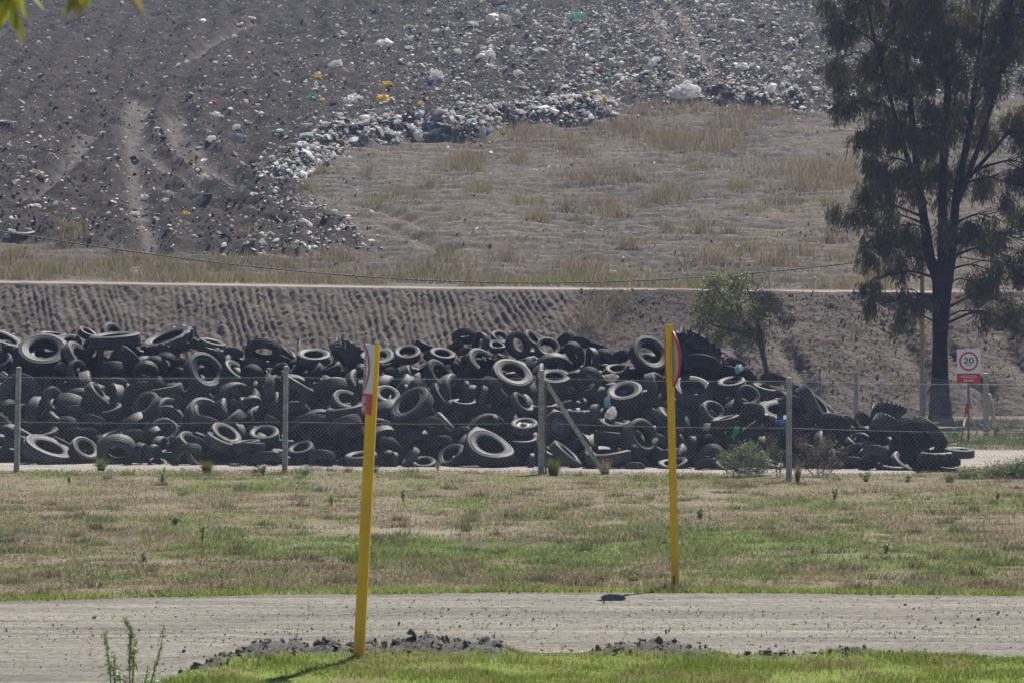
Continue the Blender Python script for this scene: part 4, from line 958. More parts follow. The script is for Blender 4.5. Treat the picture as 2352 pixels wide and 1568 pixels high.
# 1. speed sign
Y = GY(1019)
s = thing("speed_sign", "square white speed sign reading 20 Km/h above a red VELOCIDAD MAXIMA panel", "sign", (P(2225, 0, Y).x, Y, 0))
b = MB(); b.tube([(0, 0.04, -.1), (0, 0.04, 2.3)], .029, 10); obj("post", b.mesh("post", M['steel'], True), s)
w = .59; top = P(0, 801, Y).z; mid = P(0, 857, Y).z; bot = P(0, 879, Y).z
bd = obj("board", rounded_plate(w, top - mid, .025, .006, M['white']), s); bd.matrix_local = Matrix.Translation((0, 0, (top + mid) / 2)) @ FRONT
r1 = .238
def child(nm, me, par, x=0, y=0, z=0.0005, lab=None):
    o = obj(nm, me, par, (x, y, z))
    if lab: o['label'] = lab
    return o
child("ring", ring_mesh(r1 - .047, r1, M['red']), bd, 0, .0, .0005)
child("lettering", text_mesh("20", .255, .15, M['black']), bd, 0, .02, .002, "large black numeral 20")
child("lettering", text_mesh("Km/h", .125, .042, M['black']), bd, 0, -.095, .002, "small black Km/h")
ln = obj("divider", rounded_plate(w, .012, .002, .007, M['black'], "divider"), s); ln.matrix_local = Matrix.Translation((0, -.0005, mid - .004)) @ FRONT
pn = obj("panel", rounded_plate(w, mid - bot - .012, .012, .006, M['red'], "panel"), s); pn.matrix_local = Matrix.Translation((0, 0, (mid + bot) / 2 - .006)) @ FRONT
child("lettering", text_mesh("VELOCIDAD", .39, .062, M['white']), pn, 0, .052, .002)
child("lettering", text_mesh("MAXIMA", .27, .062, M['white']), pn, 0, -.045, .002)
b = MB(); q0, q1 = P(2221, 928, Y - .06), P(2227, 953, Y - .06)
for (pa, pb, w0) in (((2222, 925), (2217, 940), .024), ((2217, 938), (2225, 953), .028), ((2222, 926), (2224, 952), .02)):
    b.tube([P(*pa, Y - .05), (P(*pa, Y - .05) + P(*pb, Y - .06)) / 2, P(*pb, Y - .05)], (w0 * .7, w0, w0 * .6), 7)
tag(obj("cloth_strip", b.mesh("cloth_strip", M['ribbon'], True)), "red cloth strip tied round the 20 speed sign's grey post", "cloth strip")
for (pa, pb, lab) in (((2218, 943), (2204, 1024), "pale wooden stick leaning on the speed sign's post from the left"), ((2227, 952), (2252, 1017), "pale wooden stick leaning on the speed sign's post from the right")):
    b = MB(); e = G(*pb); a_ = P(*pa, Y - .06); mdl = (a_ + e) / 2 + Vector((.02, 0, .01)); e.z = -.04
    b.tube([a_, mdl, e], (.02, .024, .026), 7); tag(obj("wooden_stick", b.mesh("wooden_stick", M['stick'], True)), lab, "stick", "sticks leaning on the sign post")

# 2. sign half hidden behind the heap
Y = 88.5
c = P(1666, 836, Y)
s = thing("turn_sign", "white road sign with red ring and black arrow half hidden behind the heap", "sign", (c.x, c.y, 0))
b = MB(); b.tube([(0, .035, -.1), (0, .035, c.z + .3)], .03, 8); obj("post", b.mesh("post", M['steel'], True), s)
bd = obj("board", rounded_plate(.62, .82, .03, .006, M['white']), s); bd.matrix_local = Matrix.Translation((-.12, 0, c.z)) @ Matrix.Rotation(math.radians(3), 4, 'Y') @ FRONT
fr = ring_mesh; b = MB()
for lo, hi in (((-.285, .375, 0), (.285, .39, .0015)), ((-.285, -.39, 0), (.285, -.375, .0015)), ((.27, -.3745, 0), (.285, .3745, .0015)), ((-.285, -.3745, 0), (-.27, .3745, .0015))): b.box(lo, hi)
child("border", b.mesh("border", M['black'], False), bd)
child("ring", ring_mesh(.20, .25, M['red']), bd, 0, .07)
child("bar", poly_mesh([(.115, .17), (.15, .135), (-.13, -.135), (-.16, -.10)], M['red'], "bar"), bd, 0, .07, .0006)
child("arrow", poly_mesh([(-.14, .10), (-.02, .20), (-.02, .14), (.08, .14), (.08, -.10), (.03, -.10), (.03, .08), (-.02, .08), (-.02, .0)], M['black'], "arrow"), bd, 0, .05, .0012)

# 3. leaning yellow post with a bent two-way sign
def bent(me, k, cx=0.0):
    """bend a plate mesh in its own x: curvature k"""
    n = len(me.vertices); co = np.empty(n * 3, np.float32); me.vertices.foreach_get("co", co); co = co.reshape(-1, 3).astype(float)
    x = co[:, 0] - cx; R = 1 / k
    co2 = co.copy(); co2[:, 0] = cx + (R + co[:, 2]) * np.sin(x / R); co2[:, 2] = (R + co[:, 2]) * np.cos(x / R) - R
    me.vertices.foreach_set("co", co2.astype(np.float32).ravel()); me.update(); return me
def strip_plate(w, h, th, mat, nm, n=24):
    xs = np.linspace(-w / 2, w / 2, n); V = []
    for z in (0, -th):
        for y in (-h / 2, h / 2): V += [(x, y, z) for x in xs]
    V = np.array(V); i = np.arange(n - 1); q = lambda a, b: np.stack([a + i, a + i + 1, b + i + 1, b + i], 1)
    F = np.concatenate([q(0, n), q(3 * n, 2 * n), q(n, 3 * n), q(2 * n, 0), [(0, n, 3 * n, 2 * n), (n - 1, 3 * n - 1, 4 * n - 1, 2 * n - 1)]])
    return mesh(nm, V, F, mat, False)
def octo_post(h, r, lean, mat):
    b = MB(); b.tube([(lean * z, 0, z) for z in np.linspace(-.2, h, 12)], r, 8); return b.mesh("post", mat, False)
base = G(822, 1519); Y = base.y
topz = P(0, 789, Y).z; lean = (P(862, 789, Y).x - P(825, 1519, Y).x) / topz
s = thing("road_sign", "leaning yellow post with a bent white and red sign seen edge-on", "sign", (P(824, 0, Y).x, Y, 0))
po = obj("post", octo_post(topz - .01, .058, lean, M['yellow']), s); po.rotation_euler = (0, 0, math.radians(14))
lm = Matrix.Rotation(math.atan(lean), 4, 'Y')
ang = math.radians(-83)
h1 = (P(0, 790, Y).z - P(0, 900, Y).z); h2 = (P(0, 900, Y).z - P(0, 948, Y).z)
KB = 1.5
def plate(nm, h, zc, mat):
    o = obj(nm, bent(strip_plate(.60, h, .004, mat, nm), KB), s)
    o.matrix_local = Matrix.Translation((0, 0, 0)) @ lm @ Matrix.Translation((-.088, -.12, zc)) @ Matrix.Rotation(ang, 4, 'Z') @ FRONT
    return o
z1 = (P(0, 790, Y).z + P(0, 900, Y).z) / 2; z2 = (P(0, 900, Y).z + P(0, 948, Y).z) / 2
bd = plate("board", h1, z1, M['white']); pn = plate("panel", h2 - .004, z2 - .002, M['red'])
def on(me): return bent(me, KB)
rr = .228
child("ring", on(ring_mesh(rr - .045, rr, M['red'], .002)), bd, 0, 0, .001)
arrow = [(-.012, .15), (.012, .15), (.012, -.06), (.04, -.06), (0, -.16), (-.04, -.06), (-.012, -.06)]
child("arrow", on(poly_mesh([(x + .085, y - .0) for x, y in arrow], M['black'], "arrow", .002)), bd, 0, 0, .001)
child("arrow", on(poly_mesh([(x - .085, -y) for x, y in arrow][::-1], M['black'], "arrow", .002)), bd, 0, 0, .001)
child("lettering", on(text_mesh("DOBLE", .34, .055, M['white'], .002)), pn, 0, .045, .002)
child("lettering", on(text_mesh("MANO", .32, .055, M['white'], .002)), pn, 0, -.045, .002)

# 4. upright yellow post with a round sign seen from behind
base = G(1551, 1348); Y = base.y
topz = P(0, 745, Y).z; lean = (P(1536, 745, Y).x - P(1551, 1348, Y).x) / topz
s = thing("road_sign", "upright yellow post with a round red-rimmed sign seen from behind", "sign", (base.x, Y, 0))
po = obj("post", octo_post(topz, .052, lean, M['yellow']), s); po.rotation_euler = (0, 0, math.radians(22.5))
b = MB(); b.tube([(lean * topz, 0, topz - .003), (lean * topz, 0, topz + .004)], .053, 8); cp = obj("post_cap", b.mesh("post_cap", M['backplate'], False), s)
b = MB()
for zz, hh in ((.03, .12), (2.72, .09)):
    b.box((lean * zz - .03 + (.045 if zz > 1 else 0), -.0545, zz), (lean * zz - .008 + (.045 if zz > 1 else 0), -.04, zz + hh))
obj("rust_mark", b.mesh("rust_mark", M['rust'], False), s)
zc = P(0, 824, Y).z; rd = (P(0, 757, Y).z - P(0, 892, Y).z) / 2
def disc(r, th, mat, nm, z0=0.0, k=.5):
    n = 48; a = np.arange(n) / n * 2 * math.pi; rs = [0.0, .35, .7, 1.0]
    V = []
    for z in (z0, z0 - th):
        for q in rs[1:]: V += [(r * q * math.cos(t), r * q * math.sin(t), z) for t in a]
        V.append((0, 0, z))
    Q, T = [], []
    m = 3 * n + 1
    for o_, sg in ((0, 1), (m, -1)):
        for j in range(2):
            for i in range(n):
                i2 = (i + 1) % n; f = (o_ + j * n + i, o_ + (j + 1) * n + i, o_ + (j + 1) * n + i2, o_ + j * n + i2); Q.append(f[::sg])
        for i in range(n):
            f = (o_ + 3 * n, o_ + i, o_ + (i + 1) % n); T.append(f[::sg])
    for i in range(n): Q.append((2 * n + i, m + 2 * n + i, m + 2 * n + (i + 1) % n, 2 * n + (i + 1) % n))
    return bent(mesh(nm, np.array(V), [np.array(Q), np.array(T)], mat, False), k)
R_ = Matrix.Translation((lean * zc + .010, .10, zc)) @ Matrix.Rotation(math.atan(lean), 4, 'Y') @ Matrix.Rotation(math.radians(101), 4, 'Z') @ FRONT
bd = obj("board", disc(rd - .006, .004, M['backplate'], "board", 0, -.55), s); bd.matrix_local = R_
a = np.linspace(0, 2 * math.pi, 65)
b = MB(); b.tube([(rd * math.cos(t), rd * math.sin(t), -.002) for t in a], .0165, 8, False)
me = bent(b.mesh("rim", M['red'], True), -.55); child("rim", me, bd)
child("face", disc(rd - .02, .002, M['white'], "face", .004, -.55), bd)

# ------------------------------------------------------------------ utility pole and cable
Y = 103.0
c = P(2118, 585, Y)
s = thing("utility_pole", "slim weathered wooden pole behind the big dark tree trunk", "pole", (c.x, Y, 0))
b = MB(); b.tube([(0, 0, z) for z in np.linspace(-.2, c.z + .25, 8)], np.linspace(.085, .062, 8), 10); obj("pole", b.mesh("pole", M['wood'], True), s)
b = MB(); b.tube([(0, -.07, c.z + .06), (0, -.10, c.z + .0), (0, -.09, c.z - .06)], .03, 8); obj("clamp", b.mesh("clamp", M['steel'], True), s)
cab = [(-760, 395), (-400, 462), (0, 533), (200, 562), (430, 594), (700, 625), (900, 640), (1130, 650), (1330, 648), (1560, 640), (1760, 625), (1960, 604), (2050, 594), (2116, 584)]
pa = np.array(cab, float); xx = np.linspace(-760, 2116, 260)
k = np.polyfit(pa[:, 0], pa[:, 1], 5); yy = np.polyval(k, xx)
def cable_mesh(pts):
    b = MB()
    for q in range(3):                                       # three twisted conductors
        ps = []
        for i, p in enumerate(pts):
            a = i * 1.05 + q * 2.094; ps.append((p[0], p[1] + .011 * math.cos(a), p[2] + .011 * math.sin(a)))
        b.tube(ps, .0105, 5, False)
    return b.mesh("overhead_cable", M['cable'], True)
pts = [P(x, y, 103 - 7 * max(0, (2116 - x) / 2876)) for x, y in zip(xx, yy)]
dense = []
for p, q in zip(pts[:-1], pts[1:]):
    for u in (0, .5): dense.append(tuple(p + (q - p) * u))
tag(obj("overhead_cable", cable_mesh(dense)), "long black twisted cable sagging across the embankment", "cable")
pts2 = [tuple(P(x, np.interp(x, [2116, 2190, 2352, 2700], [584, 589, 612, 640]), 103 - (x - 2116) / 584 * 6)) for x in np.linspace(2116, 2700, 90)]
tag(obj("overhead_cable", cable_mesh(pts2)), "short length of cable passing behind the big tree to the right", "cable")

# ------------------------------------------------------------------ trees
def leaf_quads(base, dirs, ln, wd, rng):
    """kinked narrow leaves: base (n,3), dirs (n,3) unit"""
    n = len(base)
    side = np.cross(dirs, rng.normal(size=(n, 3))); side /= np.linalg.norm(side, axis=1)[:, None] + 1e-9
    mid = base + dirs * (ln * .5)[:, None] + rng.normal(size=(n, 3)) * .006
    tip = base + dirs * ln[:, None] + np.array([0, 0, -1]) * (ln * .12)[:, None]
    V = np.stack([base, mid + side * (wd / 2)[:, None], tip, mid - side * (wd / 2)[:, None]], 1).reshape(-1, 3)
    Q = np.arange(n * 4).reshape(n, 4)
    return V, Q
def limb(b, pts, r0, r1, seg=8):
    pts = np.array([tuple(p) for p in pts]); n = len(pts)
    t = np.linspace(0, 1, max(6, n * 5)); u = np.linspace(0, 1, n)
    q = np.stack([np.interp(t, u, pts[:, i]) for i in range(3)], -1)
    for _ in range(3): q[1:-1] = (q[:-2] + 2 * q[1:-1] + q[2:]) / 4
    b.tube(q, np.linspace(r0, r1, len(q)) * (1 + .06 * RNG.normal(size=len(q))), seg)
    return q

Y0 = 101.0
tree = thing("eucalyptus_tree", "tall dark eucalyptus with drooping foliage at the bank's foot beside the speed sign", "tree", (0, 0, 0))
tb = MB()
def TP(px, py, dy=0.0): return P(px, py, Y0 + dy)
tr = np.array([tuple(TP(*p)) for p in ((2160, 968), (2160, 950), (2159, 900), (2159, 850), (2159, 780), (2161, 720), (2163, 680), (2165, 640), (2167, 600))])
tr[0, 2] = -0.15
rad = np.array([36, 27, 22, 19, 17.5, 19.5, 22, 25, 27]) / FPX * Y0
q = np.stack([np.interp(np.linspace(0, 8, 40), np.arange(9), tr[:, i]) for i in range(3)], -1)
tb.tube(q, np.interp(np.linspace(0, 8, 40), np.arange(9), rad) * (1 + .02 * RNG.normal(size=40)), 16)
STEMS = []
def stem(pts, r0, r1):
    w = [TP(*p) for p in pts]; STEMS.append(limb(tb, w, r0, r1, 10))
stem([(2152, 640, 0), (2135, 590, 0), (2122, 500, .2), (2108, 410, .3), (2098, 300, .5), (2088, 190, .7), (2078, 80, .8), (2060, -60, 1.0), (2045, -200, 1.2)], .17, .02)
stem([(2125, 470, .2), (2095, 400, -.1), (2066, 300, -.5), (2040, 210, -.9), (2015, 120, -1.2), (1996, 30, -1.4), (1975, -80, -1.5)], .09, .02)
stem([(2166, 620, 0), (2165, 520, -.3), (2165, 420, -.4), (2172, 300, -.5), (2178, 180, -.4), (2170, 60, -.3), (2165, -80, -.2), (2160, -230, 0)], .17, .025)
stem([(2180, 620, .1), (2190, 540, .3), (2196, 440, .5), (2222, 330, .7), (2238, 220, .8), (2250, 110, .9), (2262, 0, 1.0), (2285, -160, 1.2)], .16, .02)
stem([(2196, 470, .4), (2225, 400, .0), (2262, 300, -.4), (2290, 190, -.7), (2312, 80, -.9), (2335, -60, -1)], .10, .02)
stem([(2205, 430, .6), (2260, 370, 1.0), (2320, 300, 1.3), (2380, 200, 1.5), (2420, 80, 1.5)], .07, .02)
STEMPTS = np.concatenate([np.concatenate(STEMS), q[22:]])
BL = [(1915, 5, 32, 36), (1905, -60, 40, 40), (1918, 150, 20, 36), (1960, 15, 60, 45), (1950, 105, 40, 60), (1938, 190, 28, 45), (2045, 55, 70, 55), (2025, 160, 60, 65), (2100, 100, 80, 90), (1990, 262, 60, 45), (2060, 235, 75, 75), (2160, 60, 85, 75), (2180, 185, 85, 90), (2255, 90, 75, 90), (2330, 60, 60, 80), (2310, 200, 60, 100),
      (2045, 330, 65, 55), (2130, 320, 80, 75), (2230, 300, 80, 85), (2325, 335, 60, 75), (1985, 318, 34, 28), (2020, 405, 55, 50), (1980, 450, 48, 30), (2080, 445, 60, 55), (2160, 430, 65, 60), (2250, 425, 60, 55), (2335, 450, 45, 60), (1955, 500, 36, 34), (2010, 520, 55, 40), (2070, 535, 50, 45), (1995, 585, 45, 36),
      (2045, 615, 50, 36), (2100, 580, 34, 40), (2000, 655, 34, 20), (2085, 690, 26, 22), (2072, 735, 18, 26), (1998, 710, 10, 20), (2180, 555, 38, 45), (2235, 560, 55, 55), (2305, 530, 55, 60), (2290, 640, 60, 36), (2335, 620, 40, 60), (2240, 655, 36, 22), (2325, 715, 36, 40), (2340, 748, 26, 20), (2258, 728, 12, 22), (2115, 690, 9, 18),
      (2400, 90, 70, 100), (2420, 260, 70, 100), (2410, 430, 60, 90), (2400, 600, 50, 80), (2470, 200, 50, 80),
      (1975, -90, 60, 60), (2070, -80, 80, 70), (2170, -110, 90, 90), (2270, -90, 80, 80), (2360, -60, 70, 80), (2100, -210, 80, 70), (2210, -230, 80, 70)]
lv, lq, lc, nl = [], [], [], 0
for bi, (cx, cy, rx, ry) in enumerate(BL):
    dpt = rnd.uniform(-1.6, 1.6) if 2000 < cx < 2350 else rnd.uniform(-.9, .9)
    ctr = np.array(tuple(TP(cx, cy - ry * .35, dpt)))
    src = STEMPTS[STEMPTS[:, 2] < ctr[2] + .2]
    if len(src) == 0: src = STEMPTS
    near = src[np.argmin(((src - ctr) ** 2).sum(1) + .5 * (ctr[2] - src[:, 2] - .8) ** 2)]
    L = np.linalg.norm(ctr - near)
    mid = (ctr + near) / 2 + np.array([0, 0, .16 * L])
    br = limb(tb, [near, near * .6 + mid * .4 + np.array([0, 0, .02]), mid, ctr], min(.07, .022 + .014 * L), .010, 6)
    A = rx * ry
    nst = int(A * .0112) + 6
    sx, sz = rx / FPX * Y0, ry / FPX * Y0
    subs = RNG.normal(size=(max(3, int(A / 520)), 3)); subs = subs / np.linalg.norm(subs, axis=1)[:, None] * RNG.uniform(.25, 1.0, (len(subs), 1)) ** .5
    for _ in range(nst):
        u = subs[int(RNG.integers(len(subs)))] + RNG.normal(size=3) * .15
        st = ctr + np.array([u[0] * sx, u[1] * sx * .9, u[2] * sz * .8 + sz * .2])
        k0 = br[int(RNG.integers(len(br) // 2, len(br)))]
        if RNG.random() < .55: limb(tb, [k0, (k0 + st) / 2 + np.array([0, 0, .08]), st], .011, .005, 4)
        for __ in range(int(RNG.integers(3, 6))):            # hanging sprays
            s0 = st + RNG.normal(size=3) * np.array([.13, .13, .08])
            ln = RNG.uniform(.25, .62); n = int(ln * 32)
            tt = np.sort(RNG.random(n)) * ln
            dr = np.array([RNG.normal() * .22, RNG.normal() * .22, -1.0]); dr /= np.linalg.norm(dr)
            bs = s0 + tt[:, None] * dr + RNG.normal(size=(n, 3)) * .035
            d = dr + RNG.normal(size=(n, 3)) * .42; d /= np.linalg.norm(d, axis=1)[:, None]
            V, Q = leaf_quads(bs, d, RNG.uniform(.11, .21, n), RNG.uniform(.024, .042, n), RNG)
            lv.append(V); lq.append(Q + nl); nl += len(V)
            base_c = np.array([.068, .068, .030]) if RNG.random() < .7 else np.array([.11, .095, .04])
            lc.append(np.repeat(base_c * RNG.uniform(.45, 1.7) * RNG.uniform(.75, 1.3, (n, 1)) * RNG.uniform(.9, 1.1, (n, 3)), 4, axis=0))
obj("trunk", tb.mesh("trunk", M['bark'], True), tree)
obj("crown", mesh("crown", np.concatenate(lv), np.concatenate(lq), M['leaf'], False, cols=np.concatenate(lc)), tree)

def bushy(root, blobs, Y, dens, leaf, wid, cols, stems, bark, r0, droop=.2, twigs=True, depth=1.0):
    """a small tree or shrub: stems given by photo points, leaf clumps round given centres"""
    sb = MB(); SP = []
    for st in stems:
        w = [P(x, y, Y + (z if True else 0)) for x, y, z in st]
        SP.append(limb(sb, w, r0, r0 * .35, 7))
    SP = np.concatenate(SP)
    V_, Q_, C_, n_ = [], [], [], 0
    for cx, cy, rx, ry in blobs:
        sx, sz = rx / FPX * Y, ry / FPX * Y
        ctr = np.array(tuple(P(cx, cy, Y + rnd.uniform(-.6, .6) * sx)))
        near = SP[np.argmin(((SP - ctr) ** 2).sum(1) + .6 * np.maximum(0, SP[:, 2] - ctr[2] + .1) ** 2)]
        L = np.linalg.norm(ctr - near)
        br = limb(sb, [near, (near + ctr) / 2 + np.array([0, 0, .1 * L]), ctr], min(r0 * .45, .006 + .012 * L), .004, 5)
        for _ in range(int(rx * ry * dens) + 3):
            u = RNG.normal(size=3); u = u / np.linalg.norm(u) * RNG.random() ** .45
            st = ctr + u * np.array([sx, sx * depth, sz])
            if twigs and RNG.random() < .4:
                k0 = br[int(RNG.integers(len(br) // 2, len(br)))]; limb(sb, [k0, (k0 + st) / 2, st], .006, .003, 4)
            n = int(RNG.integers(7, 14)); sp = leaf * 1.1
            bs = st + RNG.normal(size=(n, 3)) * sp
            d = RNG.normal(size=(n, 3)) + np.array([0, 0, -droop]); d /= np.linalg.norm(d, axis=1)[:, None]
            V, Q = leaf_quads(bs, d, RNG.uniform(.7, 1.3, n) * leaf, RNG.uniform(.7, 1.2, n) * wid, RNG)
            V_.append(V); Q_.append(Q + n_); n_ += len(V)
            c = np.array(cols[int(RNG.integers(len(cols)))])
            C_.append(np.repeat(c * RNG.uniform(.6, 1.4, (n, 1)), 4, axis=0))
    obj("trunk" if r0 > .03 else "stem", sb.mesh("trunk", bark, True), root)
    obj("crown" if r0 > .03 else "foliage", mesh("crown", np.concatenate(V_), np.concatenate(Q_), M['leaf'], False, cols=np.concatenate(C_)), root)
s = thing("sapling", "small green sapling leaning left behind the heap's right shoulder", "tree")
bushy(s, [(1640, 650, 28, 22), (1690, 655, 55, 30), (1632, 700, 42, 40), (1690, 712, 62, 45), (1748, 722, 34, 42), (1615, 745, 26, 28), (1655, 775, 42, 24), (1715, 775, 42, 28), (1760, 690, 18, 26), (1690, 640, 20, 14), (1640, 790, 22, 12), (1745, 775, 20, 18), (1605, 705, 16, 18)], 95.0, .060, .085, .040,
      [(.14, .16, .05), (.18, .19, .06), (.10, .12, .045), (.23, .21, .08)], [[(1768, 950, 0), (1762, 860, 0), (1750, 800, 0), (1732, 770, .1), (1700, 730, .2), (1665, 690, .2), (1640, 655, .2)], [(1752, 810, 0), (1745, 765, -.1), (1738, 720, -.2), (1720, 670, -.2)], [(1735, 772, 0), (1690, 760, -.2), (1640, 748, -.3)]], M['bark2'], .085)

# shrubs and weeds near the fences: (name, label, category, Y, blobs, stems, leaf, width, colours, density)
GR = [(.13, .16, .05), (.17, .19, .07), (.09, .115, .045)]; GG = [(.17, .21, .14), (.21, .25, .17)]; BRN = [(.13, .09, .05), (.19, .135, .075), (.10, .075, .045)]; BRG = [(.09, .16, .03), (.13, .2, .04), (.07, .12, .03)]; YG = [(.30, .26, .05), (.22, .2, .05)]
def shrub(name, label, cat, Y, blobs, stems, leaf, wid, cols, dens, group=None, droop=.1, r0=.012):
    s = thing(name, label, cat, group=group)
    bushy(s, blobs, Y, dens, leaf, wid, cols, [[(x, y, 0) for x, y in st] for st in stems], M['bark2'], r0, droop)
shrub("shrub", "grey-green leafy shrub at the fence between the upright yellow post and rightmost concrete post", "shrub", 69.5, [(1670, 1055, 28, 24), (1710, 1045, 36, 28), (1750, 1055, 26, 26), (1695, 1080, 38, 18), (1740, 1082, 28, 16), (1725, 1022, 18, 12)], [[(1712, 1100), (1705, 1070), (1690, 1045)], [(1716, 1100), (1725, 1060), (1740, 1040)], [(1708, 1100), (1680, 1070), (1668, 1050)]], .045, .018, GG + GR, .10)
shrub("dry_shrub", "brown dry twiggy shrub right of the rightmost near concrete post", "shrub", 69.3, [(1870, 1040, 30, 30), (1900, 1020, 24, 30), (1850, 1065, 30, 24), (1925, 1050, 26, 26), (1895, 1075, 36, 20), (1840, 1010, 16, 20)], [[(1882, 1102), (1875, 1060), (1850, 1010)], [(1886, 1102), (1900, 1050), (1910, 1000)], [(1890, 1102), (1925, 1065), (1945, 1030)], [(1878, 1102), (1850, 1070), (1835, 1050)]], .05, .012, BRN, .045)
shrub("dry_shrub", "thin brown weed stalks left of the rightmost near concrete post", "shrub", 69.0, [(1780, 1040, 20, 26), (1790, 1075, 22, 20), (1765, 1010, 12, 16)], [[(1786, 1102), (1782, 1060), (1772, 1000)], [(1790, 1102), (1795, 1050)]], .045, .012, BRN + GR, .05)
shrub("shrub", "low green and brown thicket at the far right end of the fence", "shrub", 68.5, [(2235, 1092, 34, 16), (2280, 1085, 36, 18), (2325, 1082, 36, 22), (2360, 1084, 36, 22), (2300, 1100, 60, 9), (2205, 1098, 18, 10), (2345, 1065, 16, 10)], [[(2250, 1108), (2240, 1085)], [(2290, 1108), (2295, 1075)], [(2330, 1108), (2335, 1065)], [(2360, 1108), (2365, 1070)]], .07, .016, BRN + BRG + GR, .12)
shrub("shrub", "bright green low bush just left of the speed sign's post", "shrub", 86.5, [(2190, 1002, 18, 14), (2200, 1010, 16, 10)], [[(2192, 1022), (2190, 1000)]], .06, .02, BRG, .16)
shrub("shrub", "feathery grey-green bush at the back fence's right corner post", "shrub", 87.5, [(2290, 985, 22, 26), (2320, 980, 26, 28), (2345, 995, 26, 22), (2280, 1008, 24, 14), (2310, 1012, 30, 14), (2370, 990, 26, 26)], [[(2290, 1022), (2288, 980)], [(2318, 1022), (2322, 970)], [(2345, 1022), (2350, 985)]], .07, .012, GG + BRN[:1], .09)
shrub("shrub", "patch of low green weeds under the speed sign", "shrub", 84.5, [(2230, 1018, 26, 9), (2262, 1012, 24, 11), (2300, 1018, 36, 9), (2345, 1016, 26, 11), (2175, 1016, 16, 8)], [[(2262, 1026), (2262, 1008)], [(2300, 1026), (2304, 1012)]], .05, .022, BRG + GG, .16)
shrub("shrub", "yellow-green wispy shrub in front of the bank beside the wooden pole", "shrub", 102.5, [(2070, 872, 26, 14), (2090, 890, 22, 18), (2060, 895, 16, 12), (2085, 915, 16, 14), (2080, 940, 12, 14), (2045, 885, 10, 7)], [[(2078, 968), (2080, 920), (2072, 870)], [(2080, 960), (2092, 890)]], .06, .016, YG + GR, .03)
shrub("shrub", "leafless grey bush standing alone low on the dry slope", "shrub", 119.0, [(1575, 588, 20, 18), (1560, 600, 14, 12), (1590, 600, 14, 12)], [[(1574, 616), (1572, 590), (1562, 570)], [(1576, 616), (1582, 585), (1594, 572)], [(1573, 616), (1556, 596), (1548, 584)], [(1577, 616), (1592, 600), (1604, 588)]], .03, .008, [(.12, .105, .085)], .03)
shrub("vine", "dry creeper tangle clinging to the big tree's trunk base", "vine", 100.4, [(2150, 925, 18, 22), (2165, 945, 16, 16), (2160, 900, 14, 14)], [[(2170, 966), (2160, 930), (2140, 890)], [(2150, 966), (2165, 920), (2176, 880)], [(2165, 966), (2150, 940), (2150, 905)]], .03, .008, [(.16, .13, .10)], .02)
# ------------------------------------------------------------------ grass
def blades(X, Y, Z, h, w, cols, lean=.45):
    n = len(X); a = RNG.uniform(0, 2 * math.pi, n)
    sx, sy = np.cos(a) * w / 2, np.sin(a) * w / 2
    lx, ly = RNG.normal(size=n) * lean * h, RNG.normal(size=n) * lean * h
    V = np.stack([np.stack([X - sx, Y - sy, Z - .01], -1), np.stack([X + sx, Y + sy, Z - .01], -1), np.stack([X + lx, Y + ly, Z + h], -1)], 1).reshape(-1, 3)
    return V, np.arange(n * 3).reshape(n, 3), np.repeat(cols, 3, axis=0)
def pick(pal, n, var=.25):
    c = np.array(pal)[RNG.integers(0, len(pal), n)]
    return c * RNG.uniform(1 - var, 1 + var, (n, 1))
def field_sample(n, y0, y1):
    Y = 1 / RNG.uniform(1 / y1, 1 / y0, n); X = RNG.uniform(-1, 1, n) * (Y * .19 + 1)
    k = (Y > ROAD_FAR(X) + .02) & (Y < PATH_FRONT(X) + .2)
    return X[k], Y[k]
X, Y = field_sample(385000, 40.5, 75.5)
g = field_green(X, Y) + .25 * (RNG.random(len(X)) - .5); so = field_soil(X, Y); di = field_dirt(X, Y)
keep = RNG.random(len(X)) > np.clip(1.1 * so + 1.3 * di, 0, .97)
X, Y, g = X[keep], Y[keep], g[keep]
isg = g > .44
cl = fbm(X * 2.5, Y * 2.0, 3, 201)
edge = np.exp(-((Y - ROAD_FAR(X)) / .55) ** 2)
cols = np.where(isg[:, None], pick([(.17, .20, .06), (.22, .245, .075), (.13, .165, .06), (.29, .285, .10), (.16, .205, .105)], len(X)), pick([(.265, .22, .14), (.32, .275, .185), (.20, .165, .105), (.215, .205, .10), (.275, .215, .13)], len(X)))
cols = cols * (1 - edge[:, None] * .6) + edge[:, None] * .6 * pick([(.34, .38, .06), (.28, .33, .05)], len(X))
h = (.014 + .048 * cl) * RNG.uniform(.6, 1.5, len(X)) * np.where(isg, 1.0, .8) + .02 * edge
kc, kn = 530, 70                                             # denser knots of taller or darker growth
cx_, cy_ = field_sample(kc * 2, 41, 72); cx_, cy_ = cx_[:kc], cy_[:kc]
ox_ = RNG.normal(size=(len(cx_), kn)) * RNG.uniform(.05, .22, (len(cx_), 1)); oy_ = RNG.normal(size=(len(cx_), kn)) * RNG.uniform(.05, .16, (len(cx_), 1))
kx, ky = (cx_[:, None] + ox_).ravel(), (cy_[:, None] + oy_).ravel()
kpal = np.array([(.10, .13, .045), (.15, .18, .06), (.20, .22, .08), (.17, .13, .085), (.12, .095, .065), (.16, .20, .10)])[RNG.integers(0, 6, len(cx_))]
kcol = np.repeat(kpal, kn, axis=0) * RNG.uniform(.7, 1.35, (len(kx), 1)); kh = np.repeat(RNG.uniform(.05, .16, len(cx_)), kn) * RNG.uniform(.4, 1.1, len(kx))
ok = (ky > ROAD_FAR(kx) + .05) & (ky < PATH_FRONT(kx)); kx, ky, kcol, kh = kx[ok], ky[ok], kcol[ok], kh[ok]
